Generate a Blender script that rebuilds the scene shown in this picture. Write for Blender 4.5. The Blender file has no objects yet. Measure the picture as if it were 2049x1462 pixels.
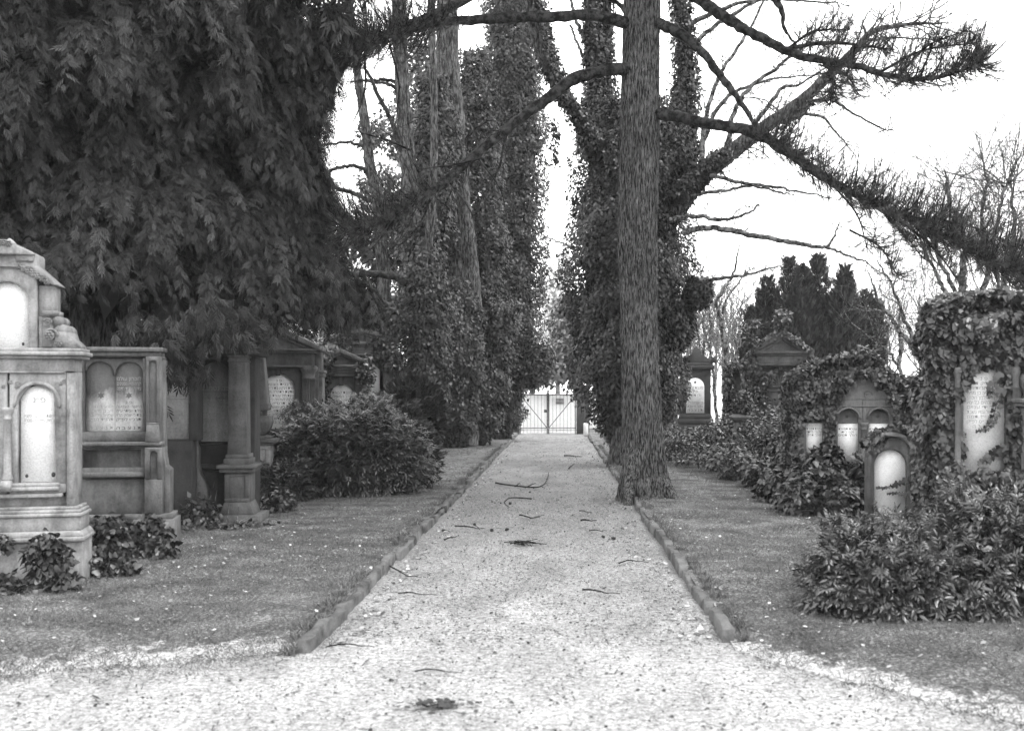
# Black and white cemetery avenue, built in metres
import bpy, math, random
import numpy as np
R = math.radians
rng = np.random.default_rng(7)
random.seed(7)
sc = bpy.context.scene
COL = sc.collection
F = 2100.0; VX = 1117.0; HY = 785.0; CH = 1.6      # focal length in photo pixels, vanishing point, eye height

def PX(px, Y): return (px - VX) * Y / F
def PZ(py, Y): return CH - (py - HY) * Y / F
def P3(px, py, Y): return np.array([PX(px, Y), Y, PZ(py, Y)])
def GY(py): return F * CH / (py - HY)              # distance of a ground point

# ---------------------------------------------------------------- noise
def _h(i, j, k, s):
    n = (i * 374761393 + j * 668265263 + k * 2147483647 + s * 974634777) & 0xffffffff
    n = ((n ^ (n >> 13)) * 1274126177) & 0xffffffff
    return ((n ^ (n >> 16)) & 0xffff) / 65535.0
def noise3(P, s=0):
    P = np.asarray(P, float); I = np.floor(P).astype(np.int64); f = P - I; f = f * f * (3 - 2 * f)
    i, j, k = I[..., 0], I[..., 1], I[..., 2]; x, y, z = f[..., 0], f[..., 1], f[..., 2]
    r = 0
    for a in (0, 1):
        for b in (0, 1):
            for c in (0, 1):
                r = r + _h(i + a, j + b, k + c, s) * (x if a else 1 - x) * (y if b else 1 - y) * (z if c else 1 - z)
    return r
def fbm(P, s=0, o=3):
    P = np.asarray(P, float); r = 0; a = .5; t = 0
    for q in range(o):
        r = r + a * noise3(P * 2 ** q, s + q); t += a; a *= .5
    return r / t

# ---------------------------------------------------------------- mesh building
class MB:
    def __init__(s): s.V = []; s.Fc = []; s.n = 0; s.S = []
    def add(s, V, *faces, shade=None):
        V = np.asarray(V, float).reshape(-1, 3)
        for f in faces:
            f = np.asarray(f, np.int64)
            if f.size: s.Fc.append(f + s.n)
        s.V.append(V); s.n += len(V)
        s.S.append(np.full(len(V), .5) if shade is None else np.broadcast_to(shade, len(V)))
    def tube(s, pts, rad, sides=6, shade=None, cap=True):
        pts = np.asarray(pts, float); n = len(pts); rad = np.broadcast_to(rad, n)
        T = np.gradient(pts, axis=0); T /= np.linalg.norm(T, axis=1)[:, None] + 1e-9
        ref = np.array([0, 0, 1.]) if abs(T[:, 2]).mean() < .8 else np.array([0, 1., 0])
        A = np.cross(T, ref); A /= np.linalg.norm(A, axis=1)[:, None] + 1e-9
        B = np.cross(T, A)
        a = np.arange(sides) * 2 * np.pi / sides
        V = pts[:, None] + rad[:, None, None] * (np.cos(a)[None, :, None] * A[:, None] + np.sin(a)[None, :, None] * B[:, None])
        i = np.arange(n - 1)[:, None] * sides; j = np.arange(sides)[None]; k = (j + 1) % sides
        q = np.stack([i + j, i + k, i + sides + k, i + sides + j], -1).reshape(-1, 4)
        fs = [q]
        if cap: fs += [np.arange(sides)[None], (np.arange(sides)[::-1] + (n - 1) * sides)[None]]
        s.add(V, *fs, shade=shade)
    def box(s, x0, x1, y0, y1, z0, z1):
        x0, x1 = min(x0, x1), max(x0, x1); z0, z1 = min(z0, z1), max(z0, z1); y0, y1 = min(y0, y1), max(y0, y1)
        V = [(x, y, z) for z in (z0, z1) for y in (y0, y1) for x in (x0, x1)]
        s.add(V, [(0, 2, 3, 1), (4, 5, 7, 6), (0, 1, 5, 4), (2, 6, 7, 3), (0, 4, 6, 2), (1, 3, 7, 5)])
    def prism(s, pts, y0, y1):                       # outline in (x, z), extruded along y
        p = [(float(a), float(b)) for a, b in pts]
        A = sum(p[i][0] * p[(i + 1) % len(p)][1] - p[(i + 1) % len(p)][0] * p[i][1] for i in range(len(p)))
        if A < 0: p = p[::-1]
        n = len(p); V = [(a, y0, b) for a, b in p] + [(a, y1, b) for a, b in p]
        i = np.arange(n); j = (i + 1) % n
        s.add(V, [tuple(range(n))], [tuple(range(2 * n - 1, n - 1, -1))], np.stack([i, i + n, j + n, j], -1))
    def lathe(s, cx, cy, prof, sides=20, square=False):  # prof: (r, z)
        a = np.arange(sides) * 2 * np.pi / sides + (np.pi / 4 if sides == 4 else 0)
        k = math.sqrt(2) if sides == 4 else 1
        V = np.array([[(cx + k * r * math.cos(t), cy + k * r * math.sin(t), z) for t in a] for r, z in prof])
        n = len(prof); i = np.arange(n - 1)[:, None] * sides; j = np.arange(sides)[None]; kk = (j + 1) % sides
        q = np.stack([i + j, i + kk, i + sides + kk, i + sides + j], -1).reshape(-1, 4)
        if prof[0][1] > prof[-1][1]: q = q[:, ::-1]
        s.add(V, q, [tuple(range(sides))[::-1]], [tuple(range((n - 1) * sides, n * sides))])
    def build(s, name, mat, parent=None, smooth=False, bevel=0):
        if not s.V: return None
        V = np.concatenate(s.V); m = bpy.data.meshes.new(name)
        loops = np.concatenate([f.ravel() for f in s.Fc]).astype(np.int32)
        tot = np.concatenate([np.full(f.shape[0], f.shape[1]) for f in s.Fc])
        st = np.concatenate([[0], np.cumsum(tot)[:-1]]).astype(np.int32)
        m.vertices.add(len(V)); m.vertices.foreach_set('co', V.astype(np.float32).ravel())
        m.loops.add(len(loops)); m.loops.foreach_set('vertex_index', loops)
        m.polygons.add(len(st)); m.polygons.foreach_set('loop_start', st)
        if smooth: m.polygons.foreach_set('use_smooth', np.ones(len(st), bool))
        m.update(calc_edges=True); m.validate()
        at = m.attributes.new('shade', 'FLOAT', 'POINT'); at.data.foreach_set('value', np.concatenate(s.S).astype(np.float32))
        if mat: m.materials.append(mat)
        o = bpy.data.objects.new(name, m); COL.objects.link(o)
        if parent: o.parent = parent
        if bevel:
            b = o.modifiers.new('bevel', 'BEVEL'); b.width = bevel; b.segments = 1; b.limit_method = 'ANGLE'; b.angle_limit = R(40)
        return o

def nrm(v): return v / (np.linalg.norm(v, axis=-1, keepdims=True) + 1e-9)
def scatter(mb, T, pos, fwd, nor, size, shade=None):
    """copies of a small leaf shape T=(verts, tris) at pos, growing along fwd, facing nor"""
    V0, F0 = T; N = len(pos); k = len(V0)
    fwd = nrm(fwd); x = nrm(np.cross(fwd, nor)); n = np.cross(x, fwd)
    size = np.broadcast_to(size, N)
    V = pos[:, None] + size[:, None, None] * (V0[None, :, 0, None] * x[:, None] + V0[None, :, 1, None] * fwd[:, None] + V0[None, :, 2, None] * n[:, None])
    Fs = [(np.asarray(f)[None] + k * np.arange(N)[:, None, None]).reshape(-1, np.asarray(f).shape[1]) for f in F0]
    if shade is None: shade = rng.random(N)
    mb.add(V, *Fs, shade=np.repeat(shade, k))

# leaf shapes
LEAF = (np.array([(0, 0, 0), (.27, .4, -.06), (0, 1, -.2), (-.27, .4, -.06), (0, .45, .05)]), [[(0, 1, 4), (1, 2, 4), (4, 2, 3), (0, 4, 3)]])
KITE = (np.array([(0, 0, 0), (.36, .35, -.08), (0, 1, -.12), (-.36, .35, -.08)]), [[(0, 1, 2), (0, 2, 3)]])
_iv = [(0, 0), (.3, -.14), (.56, .12), (.36, .36), (.3, .62), (0, 1.0)]
IVY = (np.array([(x, y, -.22 * x - .18 * y * y) for x, y in _iv] + [(-x, y, -.22 * x - .18 * y * y) for x, y in _iv[1:5]]),
       [[(0, 1, 2), (0, 2, 3), (0, 3, 4), (0, 4, 5), (0, 7, 6), (0, 8, 7), (0, 9, 8), (0, 5, 9)]])
def _spray(nf=4, w=.085, L=.42, droop=.45, ang=42):
    V = []; Fc = []
    fing = [(0, .55, 0)] + [(sg * R(ang), .08 + .62 * i / nf, i) for i in range(nf) for sg in (-1, 1)]
    for a, y0, i in fing:
        l = L * (1 - .35 * (i / nf)); d = np.array([math.sin(a), math.cos(a)]); p = np.array([-d[1], d[0]])
        b = np.array([0, y0]); c = b + d * l * .5; e = b + d * l
        for q in (b, c + p * w / 2, e, c - p * w / 2):
            V.append((q[0], q[1], -droop * (q[1] ** 2) - .25 * abs(q[0])))
        k = len(V) - 4; Fc += [(k, k + 2, k + 1), (k, k + 3, k + 2)]
    V = V + [(-.02, 0, 0), (.02, 0, 0), (0, .8, -droop * .64)]; k = len(V) - 3; Fc.append((k, k + 1, k + 2))
    return (np.array(V), [Fc])
SPRAY = _spray(); UPSPRAY = _spray(4, .1, .4, .05, 30)
def _tuft(n=14, w=.032):
    r = np.random.default_rng(3); V = []; Fc = []
    for i in range(n):
        d = nrm(np.array([r.normal() * .62, .55 + r.random() * .6, r.normal() * .62])); s = nrm(np.cross(d, r.normal(size=3)))
        b = np.array([0, i * .03, 0]); k = len(V)
        V += [b + s * w / 2, b - s * w / 2, b + d]; Fc.append((k, k + 1, k + 2))
    return (np.array(V), [Fc])
TUFT = _tuft()
def _compound(n=3, L=.4, w=.16):
    V = []; Fc = []
    for i in range(n + 1):
        for sg in ((-1, 1) if i < n else (0,)):
            y0 = .25 + .6 * i / n; a = sg * R(62); d = np.array([math.sin(a), math.cos(a)]); p = np.array([-d[1], d[0]]); b = np.array([0, y0])
            k = len(V)
            for q, zz in ((b, 0), (b + d * L * .4 + p * w / 2, -.02), (b + d * L * .75 + p * w * .3, -.06), (b + d * L, -.12), (b + d * L * .75 - p * w * .3, -.06), (b + d * L * .4 - p * w / 2, -.02), (b + d * L * .5, .03)):
                V.append((q[0], q[1], zz - .28 * q[1] ** 2))
            Fc += [(k + 6, k + j, k + (j + 5) % 6) for j in range(6)]
    k = len(V); V += [(-.012, 0, 0), (.012, 0, 0), (0, .9, -.23)]; Fc.append((k, k + 1, k + 2))
    return (np.array(V), [Fc])
COMP = _compound()

def smooth_path(p, n=8, jit=0):
    p = np.asarray(p, float); q = np.vstack([2 * p[0] - p[1], p, 2 * p[-1] - p[-2]]); out = []
    for i in range(1, len(q) - 2):
        a, b, c, d = q[i - 1:i + 3]
        for t in np.arange(n) / n:
            out.append(.5 * ((2 * b) + (c - a) * t + (2 * a - 5 * b + 4 * c - d) * t * t + (3 * b - a - 3 * c + d) * t ** 3))
    out.append(q[-2]); out = np.array(out)
    if jit: out[1:-1, :3] += rng.normal(size=(len(out) - 2, 3)) * jit
    return out
def px_path(pts):                                    # (px, py, Y, width px) -> x, y, z, radius
    return np.array([list(P3(a, b, Y)) + [w / 2 * Y / F] for a, b, Y, w in pts])
def limb(mb, pts, n=8, sides=8, jit=.006, shade=None):
    q = smooth_path(px_path(pts), n, 0); q[:, 3] *= 1 + .08 * rng.normal(size=len(q)); q[1:-1, :3] += rng.normal(size=(len(q) - 2, 3)) * jit
    mb.tube(q[:, :3], np.maximum(q[:, 3], .002), sides, shade=shade); return q

def grow(mb, p, d, L, r, lev, up=.05, spread=.75, wig=.16, kids=4, lr=.62, rmin=.003, tips=None, minf=.25):
    n = 5 if L > .5 else 4; d = nrm(d); pts = [p]; dirs = [d]
    for i in range(n):
        d = nrm(d + rng.normal(size=3) * wig + np.array([0, 0, up])); p = p + d * L / n; pts.append(p); dirs.append(d)
    r1 = max(r * .45, rmin)
    mb.tube(pts, np.linspace(r, r1, n + 1), 6 if r > .03 else (4 if r > .012 else 3), cap=False)
    if lev == 0:
        if tips is not None: tips.append((p, d))
        return
    for k in range(kids):
        t = minf + (1 - minf) * (k + rng.random()) / kids; i = min(int(t * n), n - 1); b = pts[i] + (pts[i + 1] - pts[i]) * (t * n - i)
        a = rng.random() * 6.283; s = nrm(np.cross(dirs[i], [math.cos(a), math.sin(a), .3 * math.sin(3 * a)])); dd = dirs[i] + s * spread * (.7 + .6 * rng.random())
        grow(mb, b, dd, L * lr * (.7 + .5 * rng.random()), max((r + (r1 - r) * t) * .55, rmin), lev - 1, up, spread, wig, kids, lr, rmin, tips, minf)

# ---------------------------------------------------------------- scene objects
def empty(name, loc=(0, 0, 0), rz=0):
    o = bpy.data.objects.new(name, None); COL.objects.link(o); o.location = loc; o.rotation_euler.z = rz; o.empty_display_size = .2; return o
def tag(o, label=None, cat=None, group=None, kind=None):
    if label: o['label'] = label
    if cat: o['category'] = cat
    if group: o['group'] = group
    if kind: o['kind'] = kind
    return o

# ---------------------------------------------------------------- materials (everything is grey: a black and white photograph)
def mat(name):
    m = bpy.data.materials.new(name); m.use_nodes = True; nt = m.node_tree; b = nt.nodes['Principled BSDF']; return m, nt, b
def nd(nt, t, **k):
    n = nt.nodes.new(t)
    for a, v in k.items():
        if a in n.inputs: n.inputs[a].default_value = v
        else: setattr(n, a, v)
    return n
def grey(v): return (v, v, v, 1)
def ramp(nt, src, stops):
    r = nd(nt, 'ShaderNodeValToRGB'); e = r.color_ramp.elements
    while len(e) < len(stops): e.new(.5)
    for q, (p, v) in zip(e, stops): q.position = p; q.color = grey(v)
    nt.links.new(src, r.inputs[0]); return r.outputs[0]
def noi(nt, co, scale, detail=4, rough=.6, sc3=None):
    if sc3:
        mp = nd(nt, 'ShaderNodeMapping'); mp.inputs['Scale'].default_value = sc3; nt.links.new(co, mp.inputs[0]); co = mp.outputs[0]
    n = nd(nt, 'ShaderNodeTexNoise', Scale=scale, Detail=detail, Roughness=rough); nt.links.new(co, n.inputs['Vector']); return n.outputs[0]
def mul(nt, a, b, op='MULTIPLY', fac=1):
    m = nd(nt, 'ShaderNodeMix', data_type='RGBA', blend_type=op); m.inputs[0].default_value = fac
    nt.links.new(a, m.inputs[6]); nt.links.new(b, m.inputs[7]); return m.outputs[2]
def bump(nt, b, h, s, d=.01):
    n = nd(nt, 'ShaderNodeBump', Strength=s, Distance=d); nt.links.new(h, n.inputs['Height']); nt.links.new(n.outputs[0], b.inputs['Normal'])

def stone(name, v, var=.5, streak=.5, rough=.9, fine=60, soot=None, seed=0.):
    m, nt, b = mat(name); tc = nd(nt, 'ShaderNodeTexCoord').outputs['Object']
    mp = nd(nt, 'ShaderNodeMapping'); mp.inputs['Location'].default_value = (seed, seed * 2, seed * 3); nt.links.new(tc, mp.inputs[0]); tc = mp.outputs[0]
    c = ramp(nt, noi(nt, tc, 3.5, 6, .65), [(.3, v * (1 - var)), (.5, v), (.72, min(.85, v * (1 + var * .6)))])
    c2 = ramp(nt, noi(nt, tc, 4, 6, .7, (2.2, 2.2, .6)), [(.36, 1 - .6 * streak), (.56, 1)])
    c3 = ramp(nt, noi(nt, tc, fine, 3, .7), [(.3, .75), (.6, 1.05)])
    c = mul(nt, mul(nt, c, c2), c3)
    if soot:                                          # rain-washed below, sooty above (object z), broken edge
        sx = nd(nt, 'ShaderNodeSeparateXYZ'); nt.links.new(nd(nt, 'ShaderNodeTexCoord').outputs['Object'], sx.inputs[0])
        a = nd(nt, 'ShaderNodeMath', operation='MULTIPLY_ADD'); nt.links.new(noi(nt, tc, 6, 4, .6, (2, 2, .7)), a.inputs[0]); a.inputs[1].default_value = soot[2]; nt.links.new(sx.outputs[2], a.inputs[2])
        r = nd(nt, 'ShaderNodeMapRange'); r.inputs['From Min'].default_value = soot[0] + soot[2] / 2; r.inputs['From Max'].default_value = soot[1] + soot[2] / 2; nt.links.new(a.outputs[0], r.inputs[0])
        c = mul(nt, c, ramp(nt, r.outputs[0], [(0, 1), (1, soot[3])]))
    nt.links.new(c, b.inputs['Base Color']); b.inputs['Roughness'].default_value = rough; b.inputs['Specular IOR Level'].default_value = .25
    h = mul(nt, noi(nt, tc, fine, 6, .75), noi(nt, tc, 9, 4, .6), 'ADD', .8); bump(nt, b, h, .55, .012); return m
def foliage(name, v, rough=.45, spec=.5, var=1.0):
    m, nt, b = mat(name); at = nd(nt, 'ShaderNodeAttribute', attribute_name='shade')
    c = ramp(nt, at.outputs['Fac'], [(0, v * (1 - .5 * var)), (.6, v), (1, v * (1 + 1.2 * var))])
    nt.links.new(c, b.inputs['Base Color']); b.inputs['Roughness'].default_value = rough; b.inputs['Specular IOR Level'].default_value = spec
    tr = nd(nt, 'ShaderNodeBsdfTranslucent'); nt.links.new(c, tr.inputs[0]); ms = nd(nt, 'ShaderNodeMixShader', Fac=.12)
    nt.links.new(b.outputs[0], ms.inputs[1]); nt.links.new(tr.outputs[0], ms.inputs[2]); nt.links.new(ms.outputs[0], nt.nodes['Material Output'].inputs[0]); return m
def bark(name, v, sc3=(9, 9, 1.1), st=.9, d=.03):
    m, nt, b = mat(name); tc = nd(nt, 'ShaderNodeTexCoord').outputs['Object']
    a = noi(nt, tc, 2.4, 7, .7, sc3); c = ramp(nt, a, [(.43, v * .08), (.49, v * .8), (.6, v * 2)])
    c = mul(nt, c, ramp(nt, noi(nt, tc, 2.5, 3), [(.3, .6), (.7, 1.3)]))
    nt.links.new(c, b.inputs['Base Color']); b.inputs['Roughness'].default_value = .95; b.inputs['Specular IOR Level'].default_value = .15; bump(nt, b, a, st, d); return m
def plain(name, v, rough=.6, metal=0):
    m, nt, b = mat(name); tc = nd(nt, 'ShaderNodeTexCoord').outputs['Object']
    nt.links.new(ramp(nt, noi(nt, tc, 14, 5), [(.3, v * .7), (.7, v * 1.25)]), b.inputs['Base Color']); b.inputs['Roughness'].default_value = rough; b.inputs['Metallic'].default_value = metal; return m

M_ivy = foliage('ivy leaf', .022, .3, .45); M_ivyfar = foliage('far ivy leaf', .016, .38, .3)
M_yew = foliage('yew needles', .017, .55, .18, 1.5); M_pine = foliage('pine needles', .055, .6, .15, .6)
M_shrub = foliage('shrub leaf', .028, .3, .65); M_cyp = foliage('cypress scales', .028, .6, .12)
M_far2 = foliage('painted haze tree leaf', .45, .8, .1, .3); M_far = foliage('far tree leaf', .085, .6, .3); M_grass = foliage('grass blade', .098, .6, .25, .9)  # M_far2: distance haze painted into the pale leaf colour
M_litter = foliage('dry leaf', .2, .7, .2, .9); M_dark = foliage('dark litter', .035, .8, .2, .8)
M_bark = bark('furrowed bark', .078, (22, 22, 3.2), 1, .05); M_bark2 = bark('grey bark', .055, (9, 9, 2.), .6, .02); M_twig = bark('twig bark', .022, (5, 5, 5), .3, .01)
M_twigpale = bark('pale twig bark', .1, (5, 5, 5), .3, .01); M_iron = plain('gate iron', .03, .6); M_letter = plain('inscription paint', .06, .8)
M_letterpale = plain('worn inscription paint', .22, .8)
SKYV = 14.0; SUNV = 1.0; EXPO = 1.25; HAZE = .0005
# ---------------------------------------------------------------- light, sky, camera
w = bpy.data.worlds.new('World'); sc.world = w; w.use_nodes = True; nt = w.node_tree; bg = nt.nodes['Background']
sky = nd(nt, 'ShaderNodeTexSky', sky_type='NISHITA'); sky.sun_disc = False; sky.sun_elevation = R(66); sky.sun_rotation = R(118); sky.dust_density = 6; sky.air_density = 1.5
bw = nd(nt, 'ShaderNodeRGBToBW'); nt.links.new(sky.outputs[0], bw.inputs[0])
mx = nd(nt, 'ShaderNodeMix', data_type='RGBA'); mx.inputs[0].default_value = .75; nt.links.new(bw.outputs[0], mx.inputs[6]); mx.inputs[7].default_value = grey(SKYV)   # even cloud cover
nt.links.new(mx.outputs[2], bg.inputs[0]); bg.inputs[1].default_value = .15
sun = bpy.data.lights.new('sun', 'SUN'); sun.energy = SUNV; sun.angle = R(25); sun.color = (1, 1, 1)
so = bpy.data.objects.new('sun', sun); COL.objects.link(so); so.rotation_euler = (R(24), 0, R(62))
cam = bpy.data.cameras.new('camera'); co = bpy.data.objects.new('camera', cam); COL.objects.link(co); sc.camera = co
co.location = (0, 0, CH); co.rotation_euler = (R(90), 0, 0); cam.sensor_width = 36; cam.lens = F / 2049 * 36
cam.shift_x = -(VX - 1024.5) / 2049; cam.shift_y = (HY - 731) / 2049; cam.clip_end = 2000
cam.dof.use_dof = True; cam.dof.focus_distance = 19; cam.dof.aperture_fstop = 2.8
sc.view_settings.view_transform = 'Standard'; sc.view_settings.look = 'None'; sc.view_settings.exposure = EXPO; sc.view_settings.gamma = 1

# ---------------------------------------------------------------- ground, paths, lawns
def earth_mat():
    m, nt, b = mat('distant ground'); tc = nd(nt, 'ShaderNodeTexCoord').outputs['Object']
    nt.links.new(ramp(nt, noi(nt, tc, 1.2, 8, .7), [(.3, .06), (.7, .14)]), b.inputs['Base Color']); b.inputs['Roughness'].default_value = 1; return m
mb = MB(); xs = np.linspace(-900, 900, 40); ys = np.linspace(-300, 1500, 40)
X, Yg = np.meshgrid(xs, ys); V = np.stack([X, Yg, np.full_like(X, -.05)], -1).reshape(-1, 3)
def gridq(a, b):                                      # quads of an a x b vertex grid
    i = np.arange(a - 1)[:, None] * b; j = np.arange(b - 1)[None]; return np.stack([i + j, i + j + 1, i + b + j + 1, i + b + j], -1).reshape(-1, 4)
mb.add(V, gridq(40, 40)); tag(mb.build('ground', earth_mat()), kind='structure')

def gravel_mat():
    m, nt, b = mat('gravel'); tc = nd(nt, 'ShaderNodeTexCoord').outputs['Object']
    c = ramp(nt, noi(nt, tc, 26, 8, .8), [(.36, .13), (.5, .42), (.63, .7)])
    c = mul(nt, c, ramp(nt, noi(nt, tc, 75, 4, .75), [(.34, .35), (.5, .92), (.7, 1.2)]))
    c = mul(nt, c, ramp(nt, noi(nt, tc, 1.5, 6, .6, (1.5, .6, 1)), [(.35, .72), (.6, 1.02)]))
    v = nd(nt, 'ShaderNodeTexVoronoi', Scale=34.); v.inputs['Randomness'].default_value = 1; nt.links.new(tc, v.inputs[0])
    s1 = ramp(nt, v.outputs['Distance'], [(.16, .12), (.28, 1)]); s2 = ramp(nt, noi(nt, tc, 7, 6, .8), [(.46, 1), (.56, 0)])
    c = mul(nt, c, mul(nt, s1, s2, 'LIGHTEN'))
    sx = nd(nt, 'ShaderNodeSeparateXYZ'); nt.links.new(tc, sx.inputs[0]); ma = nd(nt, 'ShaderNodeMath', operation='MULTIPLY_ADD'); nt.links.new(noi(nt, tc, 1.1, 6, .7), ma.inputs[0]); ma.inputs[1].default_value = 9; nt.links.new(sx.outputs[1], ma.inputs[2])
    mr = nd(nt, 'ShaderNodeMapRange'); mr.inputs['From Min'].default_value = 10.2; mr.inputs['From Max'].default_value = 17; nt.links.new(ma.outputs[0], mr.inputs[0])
    mr2 = nd(nt, 'ShaderNodeMapRange'); mr2.inputs['From Min'].default_value = 44; mr2.inputs['From Max'].default_value = 47; nt.links.new(ma.outputs[0], mr2.inputs[0])   # painted tree shade fades out again by the gate
    c = mul(nt, c, mul(nt, ramp(nt, mr.outputs[0], [(0, .9), (.3, .69), (1, .5)]), ramp(nt, mr2.outputs[0], [(0, 0), (1, 1)]), 'LIGHTEN'))   # shade of the tree cover painted into the gravel colour along the avenue
    nt.links.new(c, b.inputs['Base Color']); b.inputs['Roughness'].default_value = .95; b.inputs['Specular IOR Level'].default_value = .2
    bump(nt, b, mul(nt, noi(nt, tc, 60, 6, .8), noi(nt, tc, 9, 5), 'ADD', .7), .9, .02); return m
mb = MB()
def sheet(x0, x1, y0, y1, nx, ny, z, amp=.008):
    X, Yg = np.meshgrid(np.linspace(x0, x1, nx), np.linspace(y0, y1, ny)); Z = z + amp * (fbm(np.stack([X * 1.3, Yg * 1.3, 0 * X], -1), 3) - .5)
    return np.stack([X, Yg, Z], -1).reshape(-1, 3), gridq(ny, nx)
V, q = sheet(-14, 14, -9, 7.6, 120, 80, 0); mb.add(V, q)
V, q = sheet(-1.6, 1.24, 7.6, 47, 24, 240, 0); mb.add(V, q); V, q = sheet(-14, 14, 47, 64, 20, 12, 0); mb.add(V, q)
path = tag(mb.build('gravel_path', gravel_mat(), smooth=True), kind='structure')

def lawn_mat():
    m, nt, b = mat('mossy lawn soil'); tc = nd(nt, 'ShaderNodeTexCoord').outputs['Object']
    c = ramp(nt, noi(nt, tc, 45, 7, .8), [(.36, .025), (.5, .085), (.62, .24)])
    c = mul(nt, c, ramp(nt, noi(nt, tc, 2.2, 6, .65), [(.35, .5), (.62, 1.4)]))
    at = nd(nt, 'ShaderNodeAttribute', attribute_name='shade'); ma = nd(nt, 'ShaderNodeMath', operation='MULTIPLY_ADD'); nt.links.new(noi(nt, tc, 5, 8, .8), ma.inputs[0]); ma.inputs[1].default_value = -1.6; nt.links.new(at.outputs['Fac'], ma.inputs[2])
    g = nd(nt, 'ShaderNodeMix', data_type='RGBA'); nt.links.new(ramp(nt, ma.outputs[0], [(0, .9), (.2, 0)]), g.inputs[0]); nt.links.new(c, g.inputs[6]); nt.links.new(ramp(nt, noi(nt, tc, 40, 6, .8), [(.36, .13), (.5, .4), (.63, .66)]), g.inputs[7]); c = g.outputs[2]   # gravel kicked over the turf edge
    nt.links.new(c, b.inputs['Base Color']); b.inputs['Roughness'].default_value = 1; b.inputs['Specular IOR Level'].default_value = .1
    bump(nt, b, noi(nt, tc, 55, 6, .8), 1, .02); return m
M_lawn = lawn_mat()
FL = (np.array([-14, -8, -3.1, -2.2, -1.5]), np.array([3.2, 4.6, 5.85, 6.25, 6.62]))
FR = (np.array([1.0, 1.3, 1.6, 2.3, 5, 14]), np.array([6.75, 6.2, 5.75, 5.05, 3.4, 1.4]))
def front(x):
    f = np.where(x < 0, np.interp(x, *FL), np.interp(x, *FR)); return f + .34 * (fbm(np.stack([x * 3.5, 0 * x, 0 * x + (x > 0)], -1), 9, 4) - .5)
def lawn_z(x, y):
    d = y - front(x); e = np.clip(d / 1.3, 0, 1); e = e * e * (3 - 2 * e)
    d = np.maximum(d, 0); return .008 + .058 * e + .05 * e * (fbm(np.stack([x * .8, y * .8, 0 * x], -1), 21) - .5) + .012 * e * (noise3(np.stack([x * 7, y * 7, 0 * x], -1), 4) - .5)
def lawn(x0, x1, name):
    nx, ny = 150, 260; u = np.linspace(0, 1, nx); x = x0 + (x1 - x0) * u ** 1.8; v = np.linspace(0, 1, ny) ** 1.7
    X = np.repeat(x[None], ny, 0); fy = front(x)[None]; Yg = fy + (46 - fy) * v[:, None]; Z = lawn_z(X, Yg)
    Z[0] = -.03
    q = gridq(ny, nx); q = q if x1 > x0 else q[:, ::-1]
    mb = MB(); mb.add(np.stack([X, Yg, Z], -1).reshape(-1, 3), q, shade=(.62 + (Yg - fy) * .9).ravel()); tag(mb.build(name, M_lawn, smooth=True), kind='structure')
lawn(-1.56, -14, 'lawn'); lawn(1.1, 14, 'lawn')

# kerbs: rows of narrow weathered stones
M_kerb = stone('kerb stone', .085, .95, .2, fine=30)
def kerb(xc, y0, seed):
    r = np.random.default_rng(seed); mb = MB(); y = y0; k = 0
    while y < 39.3:
        L = .5 + .6 * r.random(); h = .068 + .03 * r.random() - (.0 if y < 12 else .02); wd = .032 + .01 * r.random(); dx = r.normal() * .012; tw = r.normal() * .012; tl = r.normal() * .05; hs = r.normal() * .012
        n = 9; pts = []
        for i in range(n):
            t = i / (n - 1); yy = y + t * (L - .012)
            for cx, cz in ((-wd * 1.1, -.08), (-wd * 1.0, h - .008), (-wd * .8, h), (wd * .8, h), (wd, h - .008), (wd * 1.1, -.08)):
                top = cz > 0
                pts.append((xc + dx + tw * (t - .5) * 2 + cx * (1 + .16 * r.normal() * top) + tl * cz, yy, cz + (r.normal() * .009 + .012 * math.sin(5 * t + 2 * k) + hs) * top))
        q = []
        for i in range(n - 1):
            for j in range(5): q.append((i * 6 + j, (i + 1) * 6 + j, (i + 1) * 6 + j + 1, i * 6 + j + 1))
        mb.add(pts, q, [(0, 1, 2, 3, 4, 5)], [tuple(range((n - 1) * 6 + 5, (n - 1) * 6 - 1, -1))]); y += L; k += 1
    tag(mb.build('kerb', M_kerb), kind='structure')
kerb(-1.55, 6.45, 5); kerb(1.1, 6.72, 6)

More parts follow.
